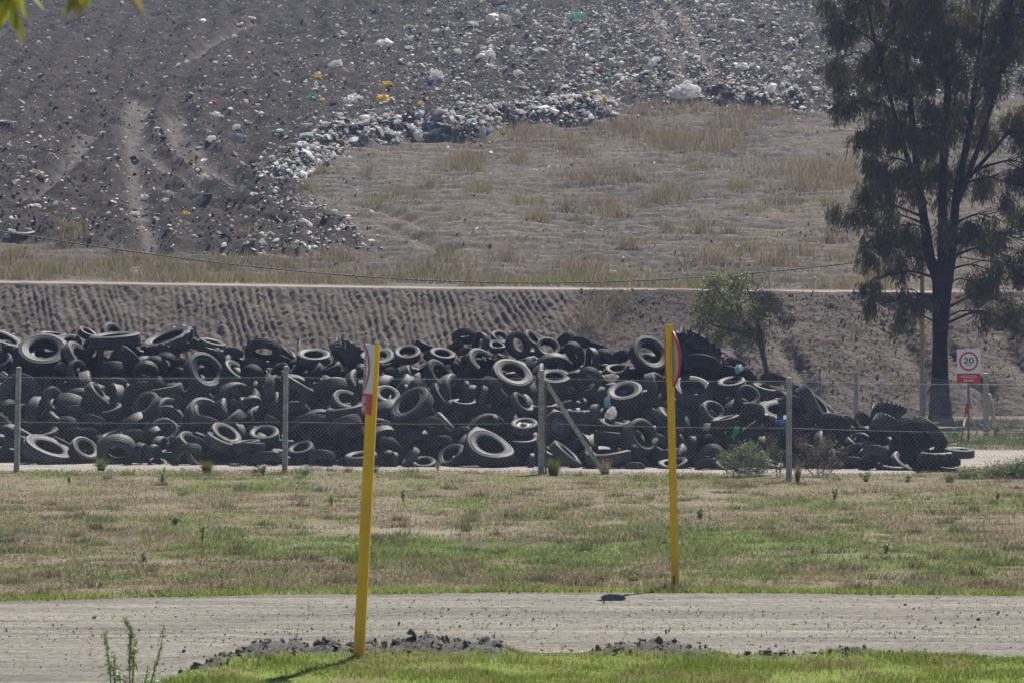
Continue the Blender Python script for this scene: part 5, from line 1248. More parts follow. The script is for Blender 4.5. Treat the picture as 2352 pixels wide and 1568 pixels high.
X = np.concatenate([X, kx]); Y = np.concatenate([Y, ky]); cols = np.concatenate([cols, kcol]); h = np.concatenate([h, kh])
V, T, C = blades(X, Y, np.full(len(X), .0), h, RNG.uniform(.010, .022, len(X)), cols, .7)
tag(obj("grass", mesh("grass", V, T, M['blade'], False, cols=C)), "short patchy green and straw-coloured grass between road and fence", "grass", kind='stuff')

Y = RNG.uniform(29.5, 35.3, 190000); X = RNG.uniform(-1, 1, len(Y)) * 7.6
z, m, d = verge_h(X, Y)
cl = fbm(X * 2.2, Y * 2.2, 3, 203)
rag = fbm(X * 1.1, Y * 1.6, 4, 207)
p = sstep(-.02, .30, d + .5 * (rag - .5)) * np.clip(1.2 - 9 * m, .10, 1) * np.clip(3.2 * rag - .75, .12, 1)
k = RNG.random(len(X)) < p; X, Y, z, m, cl = X[k], Y[k], z[k], m[k], cl[k]
cols = pick([(.16, .23, .035), (.21, .28, .04), (.27, .33, .05), (.11, .17, .028), (.18, .245, .04), (.30, .27, .09), (.24, .19, .09)], len(X))
dry = sstep(.50, .66, fbm(X * .9, Y * 1.4, 4, 209)); dryk = (RNG.random(len(X)) < dry * .6)[:, None]
cols = np.where(dryk, pick([(.30, .26, .12), (.24, .19, .10), (.36, .32, .15)], len(X)), cols)
V, T, C = blades(X, Y, z, (.010 + .07 * cl * cl * 1.6) * RNG.uniform(.6, 1.5, len(X)), RNG.uniform(.007, .014, len(X)), cols, .5)
tag(obj("grass", mesh("grass", V, T, M['blade'], False, cols=C)), "bright green grass on the near verge of the dirt road", "grass", kind='stuff')

# dry grass on the landfill slope and the weeds along the top of the bank
GX, GYY, GH, GC, GW = [], [], [], [], []
STRAW = [(.24, .185, .11), (.29, .23, .145), (.19, .145, .085), (.34, .28, .185)]; GREENY = [(.24, .235, .07), (.18, .195, .06), (.29, .265, .09)]; PALE = [(.38, .34, .28), (.32, .28, .22)]
def clump(px, py, w, h, pal, hgt, dens=1.0):
    x0, y0 = hill_hit(px, py + h * .35); sx = w / FPX * y0 / 2
    a, b = hill_hit(px, py - h * .30)[1], hill_hit(px, py + h * .5)[1]
    sy = max(.35, abs(a - b) / 2)
    n = int(min(14000, (sx * sy * 430 + 100) * dens))
    xx = x0 + RNG.normal(size=n) * sx * .55; yy = (a + b) / 2 + RNG.normal(size=n) * sy * .55
    k = vnoise(xx * 1.7, yy * 1.4, 211) + .5 * vnoise(xx * 5, yy * 4, 212) > .55
    xx, yy = xx[k], yy[k]
    GX.append(xx); GYY.append(yy); GH.append(hgt * RNG.uniform(.45, 1.15, len(xx)) * (.6 + .7 * vnoise(xx * 1.1, yy * 1.1, 213))); GC.append(pick(pal, len(xx), .3)); GW.append(RNG.uniform(.014, .028, len(xx)))
for c_ in ((1075, 355, 80, 46), (1200, 305, 150, 42), (1325, 335, 100, 60), (1430, 292, 160, 44), (1550, 325, 210, 60), (1745, 268, 190, 36), (1490, 260, 150, 26), (1600, 262, 90, 22), (1360, 398, 150, 40), (1440, 402, 90, 34), (1550, 440, 110, 42), (1500, 455, 80, 24), (1385, 455, 60, 24), (1410, 485, 110, 30), (1310, 468, 60, 26), (1190, 355, 50, 40), (1640, 335, 200, 50), (1690, 300, 140, 36),
           (1800, 466, 100, 36), (1880, 395, 260, 50), (1850, 430, 200, 36), (1960, 420, 100, 40), (1530, 525, 70, 18), (1605, 530, 60, 18), (1680, 535, 40, 16), (1780, 605, 130, 44), (1650, 600, 110, 30), (1900, 545, 90, 24), (1240, 500, 70, 22), (990, 420, 50, 22), (960, 450, 60, 24), (1040, 375, 60, 30), (1000, 620, 160, 26), (1830, 580, 110, 26), (1940, 590, 60, 26), (2020, 630, 80, 30), (760, 600, 130, 28), (620, 612, 150, 26), (500, 612, 160, 26), (1330, 620, 140, 26), (1700, 568, 90, 24), (1450, 565, 80, 20), (1160, 600, 100, 22)):
    clump(*c_, STRAW, .56)
for c_ in ((150, 560, 70, 26), (90, 615, 200, 40), (260, 610, 160, 36), (30, 590, 100, 30), (400, 618, 140, 30), (560, 565, 60, 16), (330, 598, 120, 22)):
    clump(*c_, STRAW + GREENY[:1], .5)
for c_ in ((1105, 434, 80, 22), (1215, 458, 90, 24), (1090, 385, 40, 16), (880, 452, 80, 26), (920, 440, 50, 20), (735, 385, 46, 16), (715, 430, 40, 16), (1030, 590, 70, 24), (960, 640, 220, 18), (1600, 655, 260, 18), (1450, 640, 160, 20), (1280, 648, 300, 14), (1370, 480, 60, 18), (1600, 380, 60, 18), (1700, 430, 60, 20), (1740, 480, 40, 14), (1910, 470, 60, 20), (1330, 505, 60, 16), (840, 390, 24, 34)):
    clump(*c_, GREENY + STRAW[:2], .42)
for c_ in ((1690, 375, 160, 36), (1800, 400, 120, 40), (1990, 470, 120, 60), (1620, 500, 60, 16), (1480, 400, 90, 22)):
    clump(*c_, PALE, .5, .8)
xx = RNG.uniform(-24, 24, 20000); yy = 113.6 + np.abs(RNG.normal(size=20000)) * 1.8                # strip on the edge of the terrace
k = vnoise(xx * .35, yy * .5, 221) + .4 * vnoise(xx * 2, yy * 2, 222) > .62
xx, yy = xx[k], yy[k]; GX.append(xx); GYY.append(yy); GH.append(RNG.uniform(.15, .55, len(xx)) * (.5 + vnoise(xx * .7, yy, 223))); GC.append(pick(STRAW + GREENY[:1], len(xx), .3)); GW.append(RNG.uniform(.012, .024, len(xx)))
yy = RNG.uniform(114, 165, 170000); xx = RNG.uniform(-1, 1, 170000) * (yy * .155)                      # thin scatter over the bare ground
k = (dump_sd(xx, yy) < -.4) & (fbm(xx * .5, yy * .4, 3, 225) > .5) & (vnoise(xx * 2.2, yy * 1.8, 226) > .5)
xx, yy = xx[k], yy[k]; GX.append(xx); GYY.append(yy); GH.append(RNG.uniform(.06, .26, len(xx))); GC.append(pick(STRAW + PALE, len(xx), .35)); GW.append(RNG.uniform(.012, .024, len(xx)))
X, Y = np.concatenate(GX), np.concatenate(GYY)
Z = hill_full(X, Y)[0]
V, T, C = blades(X, Y, Z, np.concatenate(GH), np.concatenate(GW), np.concatenate(GC), .32)
tag(obj("dry_grass", mesh("dry_grass", V, T, M['blade'], False, cols=C)), "tall straw-brown dry grass in patches over the bare landfill slope", "dry grass", kind='stuff')
# dry weeds hanging on the face of the bank and around the back fence
xs = [(1370, 700, 42, 40), (1400, 745, 40, 40), (1345, 735, 30, 30), (1425, 690, 20, 20)]
V_, C_ = [], []
for cx, cy, rx, ry in xs:
    n = 260
    px_, py_ = cx + RNG.normal(size=n) * rx * .6, cy + RNG.normal(size=n) * ry * .6
    yb = np.interp(py_, [665, 800], [111, 107.2]); xb = (px_ - CX) / FPX * yb; zb = CAMH + (HY - py_) / FPX * yb
    v, t, c = blades(xb, yb - .05, zb - .05, RNG.uniform(.12, .4, n), RNG.uniform(.012, .024, n), pick(STRAW[:3] + [(.16, .12, .08)], n), .6); V_.append(v); C_.append(c)
V = np.concatenate(V_); tag(obj("dry_grass", mesh("dry_grass", V, np.arange(len(V)).reshape(-1, 3), M['blade'], False, cols=np.concatenate(C_))), "brown dry weeds hanging on the face of the embankment", "dry grass", kind='stuff')
n = 26000
X = RNG.uniform(8.5, 16.5, n); Y = RNG.uniform(82, 101, n)
k = (fbm(X * .7, Y * .4, 3, 231) + .12 * (X > 11.5) - .012 * (Y - 84) > .5); X, Y = X[k], Y[k]
gr = (Y < 90) & (RNG.random(len(X)) < .7)
V, T, C = blades(X, Y, np.zeros(len(X)), RNG.uniform(.04, .22, len(X)), RNG.uniform(.010, .022, len(X)), np.where(gr[:, None], pick([(.12, .17, .06), (.16, .2, .09), (.1, .14, .05)], len(X)), pick(STRAW + PALE, len(X))), .5)
tag(obj("grass", mesh("grass", V, T, M['blade'], False, cols=C)), "green and dry weeds on the ground round the speed sign and back fence", "grass", kind='stuff')

# ------------------------------------------------------------------ single tufts and weeds near the fence and in the field
def tuft(name, label, px, py, wpx, hpx, pal, n, cat="grass tuft", group=None, spread=.5, width=.012):
    g = G(px, py); R = wpx / FPX * g.y / 2; H = hpx / FPX * g.y
    a = RNG.uniform(0, 6.283, n); r = R * .35 * np.sqrt(RNG.random(n))
    V, T, C = blades(r * np.cos(a), r * np.sin(a), np.zeros(n), H * RNG.uniform(.45, 1.0, n), RNG.uniform(.6, 1.3, n) * width, pick(pal, n, .3), R * .55 / H)
    o = obj(name, mesh(name, V, T, M['blade'], False, cols=C), None, (g.x, g.y, 0)); tag(o, label, cat, group); return o
OL = [(.16, .17, .05), (.22, .21, .06), (.12, .13, .045), (.30, .26, .10)]
tuft("grass_tuft", "tall yellow-green grass tuft at the strutted concrete post's base", 1271, 1092, 46, 50, OL, 500)
tuft("grass_tuft", "dry straw tuft with long stalks at the slanting strut's foot", 1390, 1088, 48, 44, STRAW + [(.22, .12, .06)], 200, width=.01)
tuft("grass_tuft", "olive grass tuft beside a white scrap, first right of the leftmost concrete post", 232, 1080, 44, 36, OL, 320)
tuft("grass_tuft", "dense dark olive grass tuft midway between the first two concrete posts", 475, 1084, 46, 34, OL[:3], 420)
tuft("grass_tuft", "faded grass tuft right of the second concrete post", 860, 1084, 30, 22, OL + STRAW, 160)
tuft("grass_tuft", "brown dry tuft left of the leaning yellow post by the fence line", 800, 1084, 40, 18, STRAW + [(.15, .09, .05)], 140)
tuft("grass_tuft", "tall tan grass tuft left of the rightmost near concrete post", 1832, 1106, 22, 48, STRAW + OL, 160)
tuft("grass_tuft", "grey-green grass tuft right of the rightmost near concrete post", 2182, 1106, 40, 26, OL + [(.2, .2, .14)], 240)
tuft("grass_tuft", "dark olive tuft at the road edge left of the upright yellow post", 1380, 1330, 46, 16, OL + [(.12, .08, .05)], 200)
tuft("grass_tuft", "green-tan tuft at the road edge just left of the upright yellow post", 1455, 1332, 44, 14, OL, 200)
def weed(label, px, py, wpx, hpx, pal, n, leaf=.06, group=None, name="weed"):
    g = G(px, py); R = wpx / FPX * g.y / 2; H = hpx / FPX * g.y
    s = thing(name, label, "weed", (g.x, g.y, 0), group)
    sb = MB(); Vs, Qs, Cs, k = [], [], [], 0
    for i in range(7):
        a = RNG.uniform(0, 6.283); e = np.array([R * .8 * math.cos(a) * RNG.random(), R * .8 * math.sin(a) * RNG.random(), H * RNG.uniform(.6, 1)])
        st = limb(sb, [(0, 0, -.02), e * .5 + np.array([0, 0, .03]), e], .005, .002, 4)
        m_ = n // 7; t = RNG.integers(len(st) // 4, len(st), m_)
        d = RNG.normal(size=(m_, 3)) + np.array([0, 0, .5]); d /= np.linalg.norm(d, axis=1)[:, None]
        V, Q = leaf_quads(st[t], d, RNG.uniform(.6, 1.3, m_) * leaf, RNG.uniform(.7, 1.3, m_) * leaf * .3, RNG); Vs.append(V); Qs.append(Q + k); k += len(V); Cs.append(np.repeat(pick(pal, m_), 4, axis=0))
    obj("stem", sb.mesh("stem", M['bark2'], True), s); obj("foliage", mesh("foliage", np.concatenate(Vs), np.concatenate(Qs), M['leaf'], False, cols=np.concatenate(Cs)), s)
SG = [(.34, .40, .27), (.28, .34, .22), (.38, .43, .30)]
GR = [(.34, .42, .14), (.42, .46, .18), (.28, .35, .12)]
weed("silvery green weed in the field right of the upright yellow post", 1610, 1189, 36, 26, SG, 260)
weed("silvery green upright weed in the field right of the leaning yellow post", 927, 1152, 20, 34, SG, 160)
weed("dark leafy weed in the field left of the leaning yellow post", 762, 1158, 26, 28, GR, 100)
weed("bright green bushy weed low in the right half of the field", 2035, 1272, 34, 26, GR, 130)
weed("dark weed with dry stalks in the left of the field", 402, 1206, 40, 18, GR + BRN, 160)
weed("grey-green weed clump by the fence between the first two concrete posts", 372, 1110, 62, 38, SG + GR, 340)
weed("silvery low weed by the fence, left of the second concrete post", 605, 1090, 50, 26, SG, 300)
weed("silvery low weed by the fence, right of the second concrete post", 700, 1090, 70, 16, SG, 260)
weed("green weed beside a dark tuft left in the field near the fence", 160, 1110, 24, 20, GR + SG, 120)
weed("small grey weed low in the left half of the field above the road", 330, 1290, 22, 24, SG, 110)
weed("thin tall green weed with seed head in the left half of the field", 465, 1245, 26, 50, GR, 70)
weed("tall green weed right of the strutted post's tuft, near the fence", 1005, 1085, 18, 26, SG + GR, 90)
weed("dark slender weed in the right part of the field", 1915, 1150, 26, 36, GR + BRN, 110)
weed("small bright weed in the far right of the field", 2290, 1145, 30, 18, GR, 130)
weed("green weed patch at the fence right of the rightmost concrete post", 1990, 1106, 70, 22, BRG + GR, 320)
weed("green weed at the fence near the field's right edge", 2085, 1108, 56, 20, GR + SG, 240)

# the tall weed in the foreground
s = thing("weed", "tall pale green weed with seed spikes on the near verge at lower left", "weed", (0, 0, 0))
sb = MB(); Vs, Qs, Cs, k = [], [], [], 0
Yw = 31.2
def PW(x, y, dy=0): return P(x, y, Yw + dy)
for st, spike, n in (([(300, 1600), (297, 1540), (300, 1480), (302, 1450), (288, 1424)], 1, 420), ([(304, 1600), (306, 1530), (312, 1475)], 1, 150), ([(258, 1600), (252, 1540), (247, 1500), (242, 1455)], 1, 190), ([(262, 1600), (264, 1550), (262, 1505)], 1, 120),
                     ([(342, 1600), (348, 1560), (364, 1510), (372, 1470), (378, 1432)], 0, 130), ([(318, 1600), (335, 1560), (340, 1530)], 0, 50), ([(280, 1600), (276, 1560), (272, 1530)], 0, 50)):
    q = limb(sb, [PW(x, y, rnd.uniform(-.1, .1)) for x, y in st], .008, .003, 5)
    t = RNG.integers(int(len(q) * .3), len(q), n)
    d = RNG.normal(size=(n, 3)) + np.array([0, 0, .9 if spike else .1]); d /= np.linalg.norm(d, axis=1)[:, None]
    V, Q = leaf_quads(q[t] + RNG.normal(size=(n, 3)) * .010, d, RNG.uniform(.02, .045, n), RNG.uniform(.008, .016, n), RNG); Vs.append(V); Qs.append(Q + k); k += len(V)
    Cs.append(np.repeat(pick([(.26, .30, .10), (.20, .26, .09), (.31, .32, .13)], n), 4, axis=0))
    for _ in range(9):                                       # long curved leaves low on the stems
        p0 = q[int(RNG.integers(0, int(len(q) * .55)))]; a = RNG.uniform(0, 6.283); L = RNG.uniform(.08, .17)
        o_ = np.array([math.cos(a), math.sin(a) * .6, 0]); ps = [p0 + o_ * L * u + np.array([0, 0, L * (.9 * u - 1.1 * u * u)]) for u in np.linspace(0, 1, 6)]
        sd = np.array([-math.sin(a) * .4, math.cos(a), .5]); sd /= np.linalg.norm(sd)
        for i in range(5):
            w0, w1 = .011 * math.sin(math.pi * (i + .3) / 5.6), .011 * math.sin(math.pi * (i + 1.3) / 5.6)
            Vs.append(np.array([ps[i] - sd * w0, ps[i] + sd * w0, ps[i + 1] + sd * w1, ps[i + 1] - sd * w1])); Qs.append(np.arange(4)[None] + k); k += 4
            Cs.append(np.repeat([[.12, .24, .05]], 4, axis=0))
obj("stem", sb.mesh("stem", simple("weed_stem", (.14, .2, .07), (.2, .26, .1), 8), True), s)
obj("foliage", mesh("foliage", np.concatenate(Vs), np.concatenate(Qs), M['leaf'], False, cols=np.concatenate(Cs)), s)

# a near tree on the left whose lowest leaves hang into the picture's upper corner
s = thing("tree", "blurred yellow-green leaves of a near tree hanging in the top left corner", "tree", (0, 0, 0))
sb = MB()
limb(sb, [(-3.9, 11.2, -.12), (-3.85, 11.2, 1.5), (-3.75, 11.1, 3.2), (-3.5, 11.1, 5.0), (-3.3, 11.0, 6.6)], .16, .05, 12)
limb(sb, [(-3.75, 11.1, 3.6), (-3.0, 11.0, 4.9), (-2.2, 11.0, 5.3), (-1.4, 11.0, 5.1)], .06, .015, 8)
limb(sb, [(-3.5, 11.1, 5.0), (-4.2, 11.6, 6.2), (-4.6, 12, 7.0)], .05, .015, 8)
limb(sb, [(-3.4, 11.1, 5.6), (-2.9, 10.7, 6.6), (-2.2, 10.4, 7.2)], .05, .015, 8)
Vs, Qs, Cs, k = [], [], [], 0
def hang(x, y, z, n, sx, sz, pal, ln=.11):
    global k
    b = np.array([x, y, z]) + RNG.normal(size=(n, 3)) * np.array([sx, sx, sz]); d = np.array([0, 0, -1.0]) + RNG.normal(size=(n, 3)) * .45; d /= np.linalg.norm(d, axis=1)[:, None]
    V, Q = leaf_quads(b, d, RNG.uniform(.7, 1.2, n) * ln, RNG.uniform(.6, 1.1, n) * .032, RNG); Vs.append(V); Qs.append(Q + k); k += len(V); Cs.append(np.repeat(pick(pal, n), 4, axis=0))
YL = [(.42, .40, .03), (.34, .36, .03), (.24, .28, .03)]
for px_, py_, n, pal in ((12, -2, 16, YL), (36, 2, 8, YL), (10, 22, 5, YL), (30, 36, 2, YL), (196, -12, 9, YL), (186, -8, 3, [(.35, .12, .05)]), (160, -12, 4, [(.16, .13, .05)]), (270, -14, 3, [(.22, .18, .08)])):
    c = P(px_, py_ - 54, 11.0); hang(c.x, c.y, c.z, n, .018, .03, pal)
    limb(sb, [(c.x - .2, 11.0, 5.25), (c.x - .05, 11.0, c.z + .3), (c.x, 11.0, c.z)], .008, .003, 4)
for _ in range(60):
    a = rnd.uniform(-4.9, -1.7); z = rnd.uniform(5.4, 7.6); hang(a, 11.2 + rnd.uniform(-.9, .9), z, 26, .16, .16, YL + [(.10, .15, .03), (.08, .12, .03)])
obj("trunk", sb.mesh("trunk", M['bark2'], True), s); obj("crown", mesh("crown", np.concatenate(Vs), np.concatenate(Qs), M['leaf'], False, cols=np.concatenate(Cs)), s)

# ------------------------------------------------------------------ rubbish
def ico(sub):
    bm = bmesh.new(); bmesh.ops.create_icosphere(bm, subdivisions=sub, radius=1.0)
    bm.verts.ensure_lookup_table(); V = np.array([tuple(v.co) for v in bm.verts]); F = np.array([[v.index for v in f.verts] for f in bm.faces]); bm.free(); return V, F
I1, F1 = ico(1); I2, F2 = ico(2); I3, F3 = ico(3)
def bag_shape(seed, flat=.5, crump=.45):
    crump *= 1.7
    r2 = np.random.default_rng(seed)
    V = I3.copy(); f = np.zeros(len(V))
    for k_ in range(14):
        d = r2.normal(size=3); d /= np.linalg.norm(d); f += (np.abs(((V @ d) * r2.uniform(2, 5) + r2.uniform(0, 3)) % 1 - .5) - .25) * crump / (1 + .3 * k_)
    for k_ in range(4):
        d = r2.normal(size=3); d /= np.linalg.norm(d); f += np.maximum(0, V @ d - .55) * r2.uniform(.2, 1.1)
    V = V * (1 + f)[:, None] * np.array([.5, .36, .36 * flat * 1.6])
    return V
BAGV = [bag_shape(i, (.35, .55, .8, .45)[i % 4], (.45, .55, .4, .6)[i % 4]) for i in range(10)]
BAG = {}
def bag(label, pos, size, color, group=None, shape=None, name="plastic_bag", cat="plastic bag"):
    i = rnd.randrange(10) if shape is None else shape
    if (i, color) not in BAG: BAG[(i, color)] = mesh(name, BAGV[i], F3, M['bag ' + color], False)
    o = obj(name, BAG[(i, color)]); o.location = pos
    o.rotation_euler = (rnd.uniform(-.35, .35), rnd.uniform(-.35, .35), rnd.uniform(0, 6.28)); o.scale = (size, size * rnd.uniform(.7, 1.1), size * rnd.uniform(.6, 1.0))
    return tag(o, label, cat, group)
def hill_bag(label, px, py, wpx, color, group=None, shape=None):
    x, y = hill_hit(px, py); sz = wpx / FPX * y
    return bag(label, (x, y, hill_z(x, y) + sz * .12), sz, color, group, shape)
for a in ((880, 254, 36, "yellow", "large yellow plastic bag on the rubbish ridge left of centre"), (888, 226, 26, "yellow", "yellow bag scrap above the rubbish ridge, left of centre"), (1385, 262, 20, "yellow", "yellow scrap at the right tip of the rubbish ridge"), (1357, 251, 18, "yellow", "yellow scrap near the right tip of the rubbish ridge"),
          (962, 268, 18, "yellow", "small yellow scrap in the middle of the rubbish ridge"), (728, 216, 24, "yellow", "yellow scrap above the green bag at the ridge's left"), (738, 270, 18, "yellow", "yellow scrap just right of the bright green bag"), (718, 265, 24, "green", "bright green bag at the left end of the rubbish ridge"), (712, 350, 22, "green", "bright green scrap on the dump's lower left edge"),
          (1075, 98, 18, "yellow", "lone yellow scrap on the upper slope"), (1290, 14, 20, "yellow", "yellow scrap near the very top of the picture"), (852, 301, 14, "yellow", "small yellow scrap low on the left ridge"), (1325, 68, 44, "pale green", "large pale green sheet on the upper slope"), (1606, 91, 18, "turquoise", "turquoise bag on the upper right slope"),
          (1395, 202, 20, "turquoise", "turquoise scrap above the ridge's right end"), (1350, 200, 18, "blue", "blue scrap beside the turquoise scrap"), (1117, 314, 26, "blue", "bright blue sheet where the rubbish ridge ends mid-slope"), (985, 222, 14, "blue", "blue scrap above the rubbish ridge's middle"), (1180, 185, 14, "blue", "small blue scrap on the middle upper slope"),
          (490, 268, 22, "pink", "pink bag on the dark left slope"), (487, 196, 10, "green", "tiny green bottle on the dark left slope"), (425, 516, 22, "yellow", "pale yellow bag low on the dark left slope"), (364, 521, 16, "white", "bright white bag standing low on the dark left slope"), (86, 441, 40, "dirty white", "long dirty white sheet at the far left of the slope"),
          (12, 80, 14, "blue", "blue scrap at the photo's left edge"), (793, 92, 26, "white", "white bag alone on the upper dark slope"), (883, 123, 36, "white", "long white bag on the upper slope"), (1120, 165, 40, "white", "large white bag heap on the middle upper slope"), (1002, 205, 36, "white", "white bag right above the ridge's middle"),
          (1240, 155, 36, "white", "white bag with pale sheet on the middle upper slope"), (1140, 28, 56, "dirty white", "biggest pale bag heap near the top of the slope"), (1152, 80, 46, "dirty white", "wide pale bag heap on the upper slope"), (770, 188, 26, "white", "white bag on the dark slope above the ridge's left"), (810, 262, 50, "white", "long white sheet on the ridge's left part"),
          (1160, 268, 30, "dirty white", "pale sack at the ridge between its two arms"), (960, 305, 30, "pale blue", "pale blue bag on the ridge's left arm"), (1575, 247, 60, "white", "long white sheet along the dump's edge, right of centre"), (1510, 168, 40, "white", "white bag pile on the right slope"), (1700, 180, 34, "white", "white bag on the far right slope"),
          (500, 300, 26, "white", "white bag among the wheel ruts of the left slope"), (486, 358, 26, "white", "white twisted bag right of the half-sunk tyre"), (552, 345, 16, "pale blue", "pale blue bag on the dark left slope"), (735, 566, 20, "white", "white bag at the dark soil's lower right tip"), (640, 340, 20, "pale green", "greenish rag on the ridge's lower left end"),
          (1228, 384, 10, "white", "small white bag alone on the bare brown slope"), (945, 312, 46, "brown", "brown sack at the foot of the ridge's left arm"), (1652, 244, 30, "brown", "brown straw bale lump at the dump edge, right of centre"), (348, 550, 10, "blue", "tiny purple-blue scrap low on the left slope"), (1160, 492, 16, "white", "small white scrap on the lower bare slope")):
    hill_bag(a[4], a[0], a[1], a[2], a[3])
def zone(n, boxpx, label, group, smin, smax):
    c = 0; tries = 0
    while c < n and tries < n * 60:
        tries += 1
        px_, py_ = rnd.uniform(boxpx[0], boxpx[2]), rnd.uniform(boxpx[1], boxpx[3])
        x, y = hill_hit(px_, py_)
        if dump_sd(np.array([x]), np.array([y]))[0] < -.1: continue
        if 'ridge' in label and berm_w(np.array([x]), np.array([y]))[0] < .25: continue
        s = rnd.uniform(smin, smax); col = "white" if rnd.random() < .6 else "dirty white"
        bag(label, (x, y, hill_z(x, y) + s * .1), s, col, group); c += 1
zone(90, (680, 240, 1420, 420), "pale crumpled plastic bag heaped along the central rubbish ridge", "pale bags along the rubbish ridge", .22, .5)
zone(60, (900, 5, 1500, 240), "pale crumpled plastic bag scattered over the middle upper slope", "pale bags on the middle upper slope", .2, .46)
zone(50, (1500, 5, 1960, 262), "pale crumpled plastic bag scattered over the right upper slope", "pale bags on the right upper slope", .2, .44)
zone(45, (0, 20, 680, 560), "pale crumpled plastic bag scattered over the dark left slope", "pale bags on the dark left slope", .18, .42)
# the rest of the rubbish nobody could count
def litter_mesh(pos, size, cols, flat, jit=.55):
    n = len(pos); B = I1[:12] if False else I0
    sc = size[:, None] * np.stack([RNG.uniform(.5, 1.15, n), RNG.uniform(.3, .7, n), RNG.uniform(.18, .6, n) * flat], -1)
    J = B[None] * RNG.uniform(1 - jit, 1 + jit, (n, 12, 1))
    a = RNG.uniform(0, 6.283, n); ca, sa = np.cos(a), np.sin(a)
    V = J * sc[:, None, :]
    tl = RNG.normal(size=(n, 1)) * .3
    x = V[..., 0] * ca[:, None] - V[..., 1] * sa[:, None]; y = V[..., 0] * sa[:, None] + V[..., 1] * ca[:, None]; z = V[..., 2] + x * tl
    V = np.stack([x, y, z], -1) + pos[:, None, :]
    F = (FI0[None] + (np.arange(n) * 12)[:, None, None]).reshape(-1, 3)
    C = np.repeat(cols, 12, axis=0) * RNG.uniform(.8, 1.1, (n * 12, 1))
    return V.reshape(-1, 3), F, C
_b = bmesh.new(); bmesh.ops.create_icosphere(_b, subdivisions=1, radius=1.0); _b.verts.ensure_lookup_table()
I0 = np.array([tuple(v.co) for v in _b.verts]); FI0 = np.array([[v.index for v in f.verts] for f in _b.faces]); _b.free()
I0 = I0[:12]; FI0 = FI0[(FI0 < 12).all(1)] if (FI0 < 12).all(1).any() else FI0
if I0.shape[0] == 12 and len(FI0) != 20:
    t_ = (1 + 5 ** .5) / 2
    I0 = np.array([(-1, t_, 0), (1, t_, 0), (-1, -t_, 0), (1, -t_, 0), (0, -1, t_), (0, 1, t_), (0, -1, -t_), (0, 1, -t_), (t_, 0, -1), (t_, 0, 1), (-t_, 0, -1), (-t_, 0, 1)]) / 1.9
    FI0 = np.array([(0, 11, 5), (0, 5, 1), (0, 1, 7), (0, 7, 10), (0, 10, 11), (1, 5, 9), (5, 11, 4), (11, 10, 2), (10, 7, 6), (7, 1, 8), (3, 9, 4), (3, 4, 2), (3, 2, 6), (3, 6, 8), (3, 8, 9), (4, 9, 5), (2, 4, 11), (6, 2, 10), (8, 6, 7), (9, 8, 1)])
n = 410000
Y = 1 / np.sqrt(RNG.uniform(1 / 206 ** 2, 1 / 116 ** 2, n)); X = RNG.uniform(-1, 1, n) * (Y * .185 + 1.5)
sd = dump_sd(X, Y); ppx, ppy = to_px(X, Y, hill_base(X, Y))
bw = berm_w(X, Y)
dens = .05 + .5 * np.exp(-((ppx - 1280) / 420) ** 2) * sstep(420, 200, ppy) + .45 * sstep(1250, 1500, ppx) * sstep(300, 150, ppy) + 1.0 * bw + .16 * np.exp(-(sd / 3.0) ** 2) * sstep(500, 640, ppx)
dens = dens * (.35 + 1.3 * fbm(X * .35, Y * .25, 4, 241)) * np.where(sd > -.2, .85, .035)
k = RNG.random(n) < dens; X, Y, bw = X[k], Y[k], bw[k]
Z = hill_full(X, Y)[0]
sz = np.exp(RNG.normal(size=len(X)) * .5) * .058 * (1 + .6 * bw)
u = RNG.random(len(X))[:, None]
cols = np.where(u < .55, pick([(.82, .81, .80), (.70, .69, .68), (.86, .86, .87)], len(X), .12), np.where(u < .83, pick([(.36, .33, .30), (.28, .26, .24), (.42, .38, .33)], len(X)), np.where(u < .965, pick([(.06, .056, .055), (.10, .093, .09)], len(X)), pick([(.10, .24, .5), (.55, .38, .03), (.08, .4, .18), (.5, .1, .1), (.35, .5, .6), (.4, .2, .08)], len(X)))))
V, F, C = litter_mesh(np.stack([X, Y, Z + sz * .12], -1), sz, cols, 1.0)
tag(obj("litter", mesh("litter", V, F, M['litter'], False, cols=C)), "countless pale scraps of rubbish spread over the dark landfill soil", "litter", kind='stuff')
# dark clods of dumped soil, and pale grit on the bare part
n = 31000
Y = 1 / np.sqrt(RNG.uniform(1 / 200 ** 2, 1 / 115 ** 2, n)); X = RNG.uniform(-1, 1, n) * (Y * .185 + 1.5); sd = dump_sd(X, Y)
k = (RNG.random(n) < np.where(sd > -.2, .75, .10)) & (fbm(X * .6, Y * .5, 3, 251) > .4); X, Y, sd = X[k], Y[k], sd[k]
sz = np.exp(RNG.normal(size=len(X)) * .4) * np.where(sd > -.2, .062, .04)
V, F, C = litter_mesh(np.stack([X, Y, hill_full(X, Y)[0] + sz * .1], -1), sz, np.where((sd > -.2)[:, None], pick([(.022, .019, .019), (.038, .033, .032), (.06, .053, .05)], len(X)), pick([(.16, .14, .125), (.08, .068, .06)], len(X))), 1.3)
tag(obj("soil_clods", mesh("soil_clods", V, F, m_col("clod_mix", .97, .05), False, cols=C)), "dark lumps of dumped soil covering the landfill slope", "soil clods", kind='stuff')
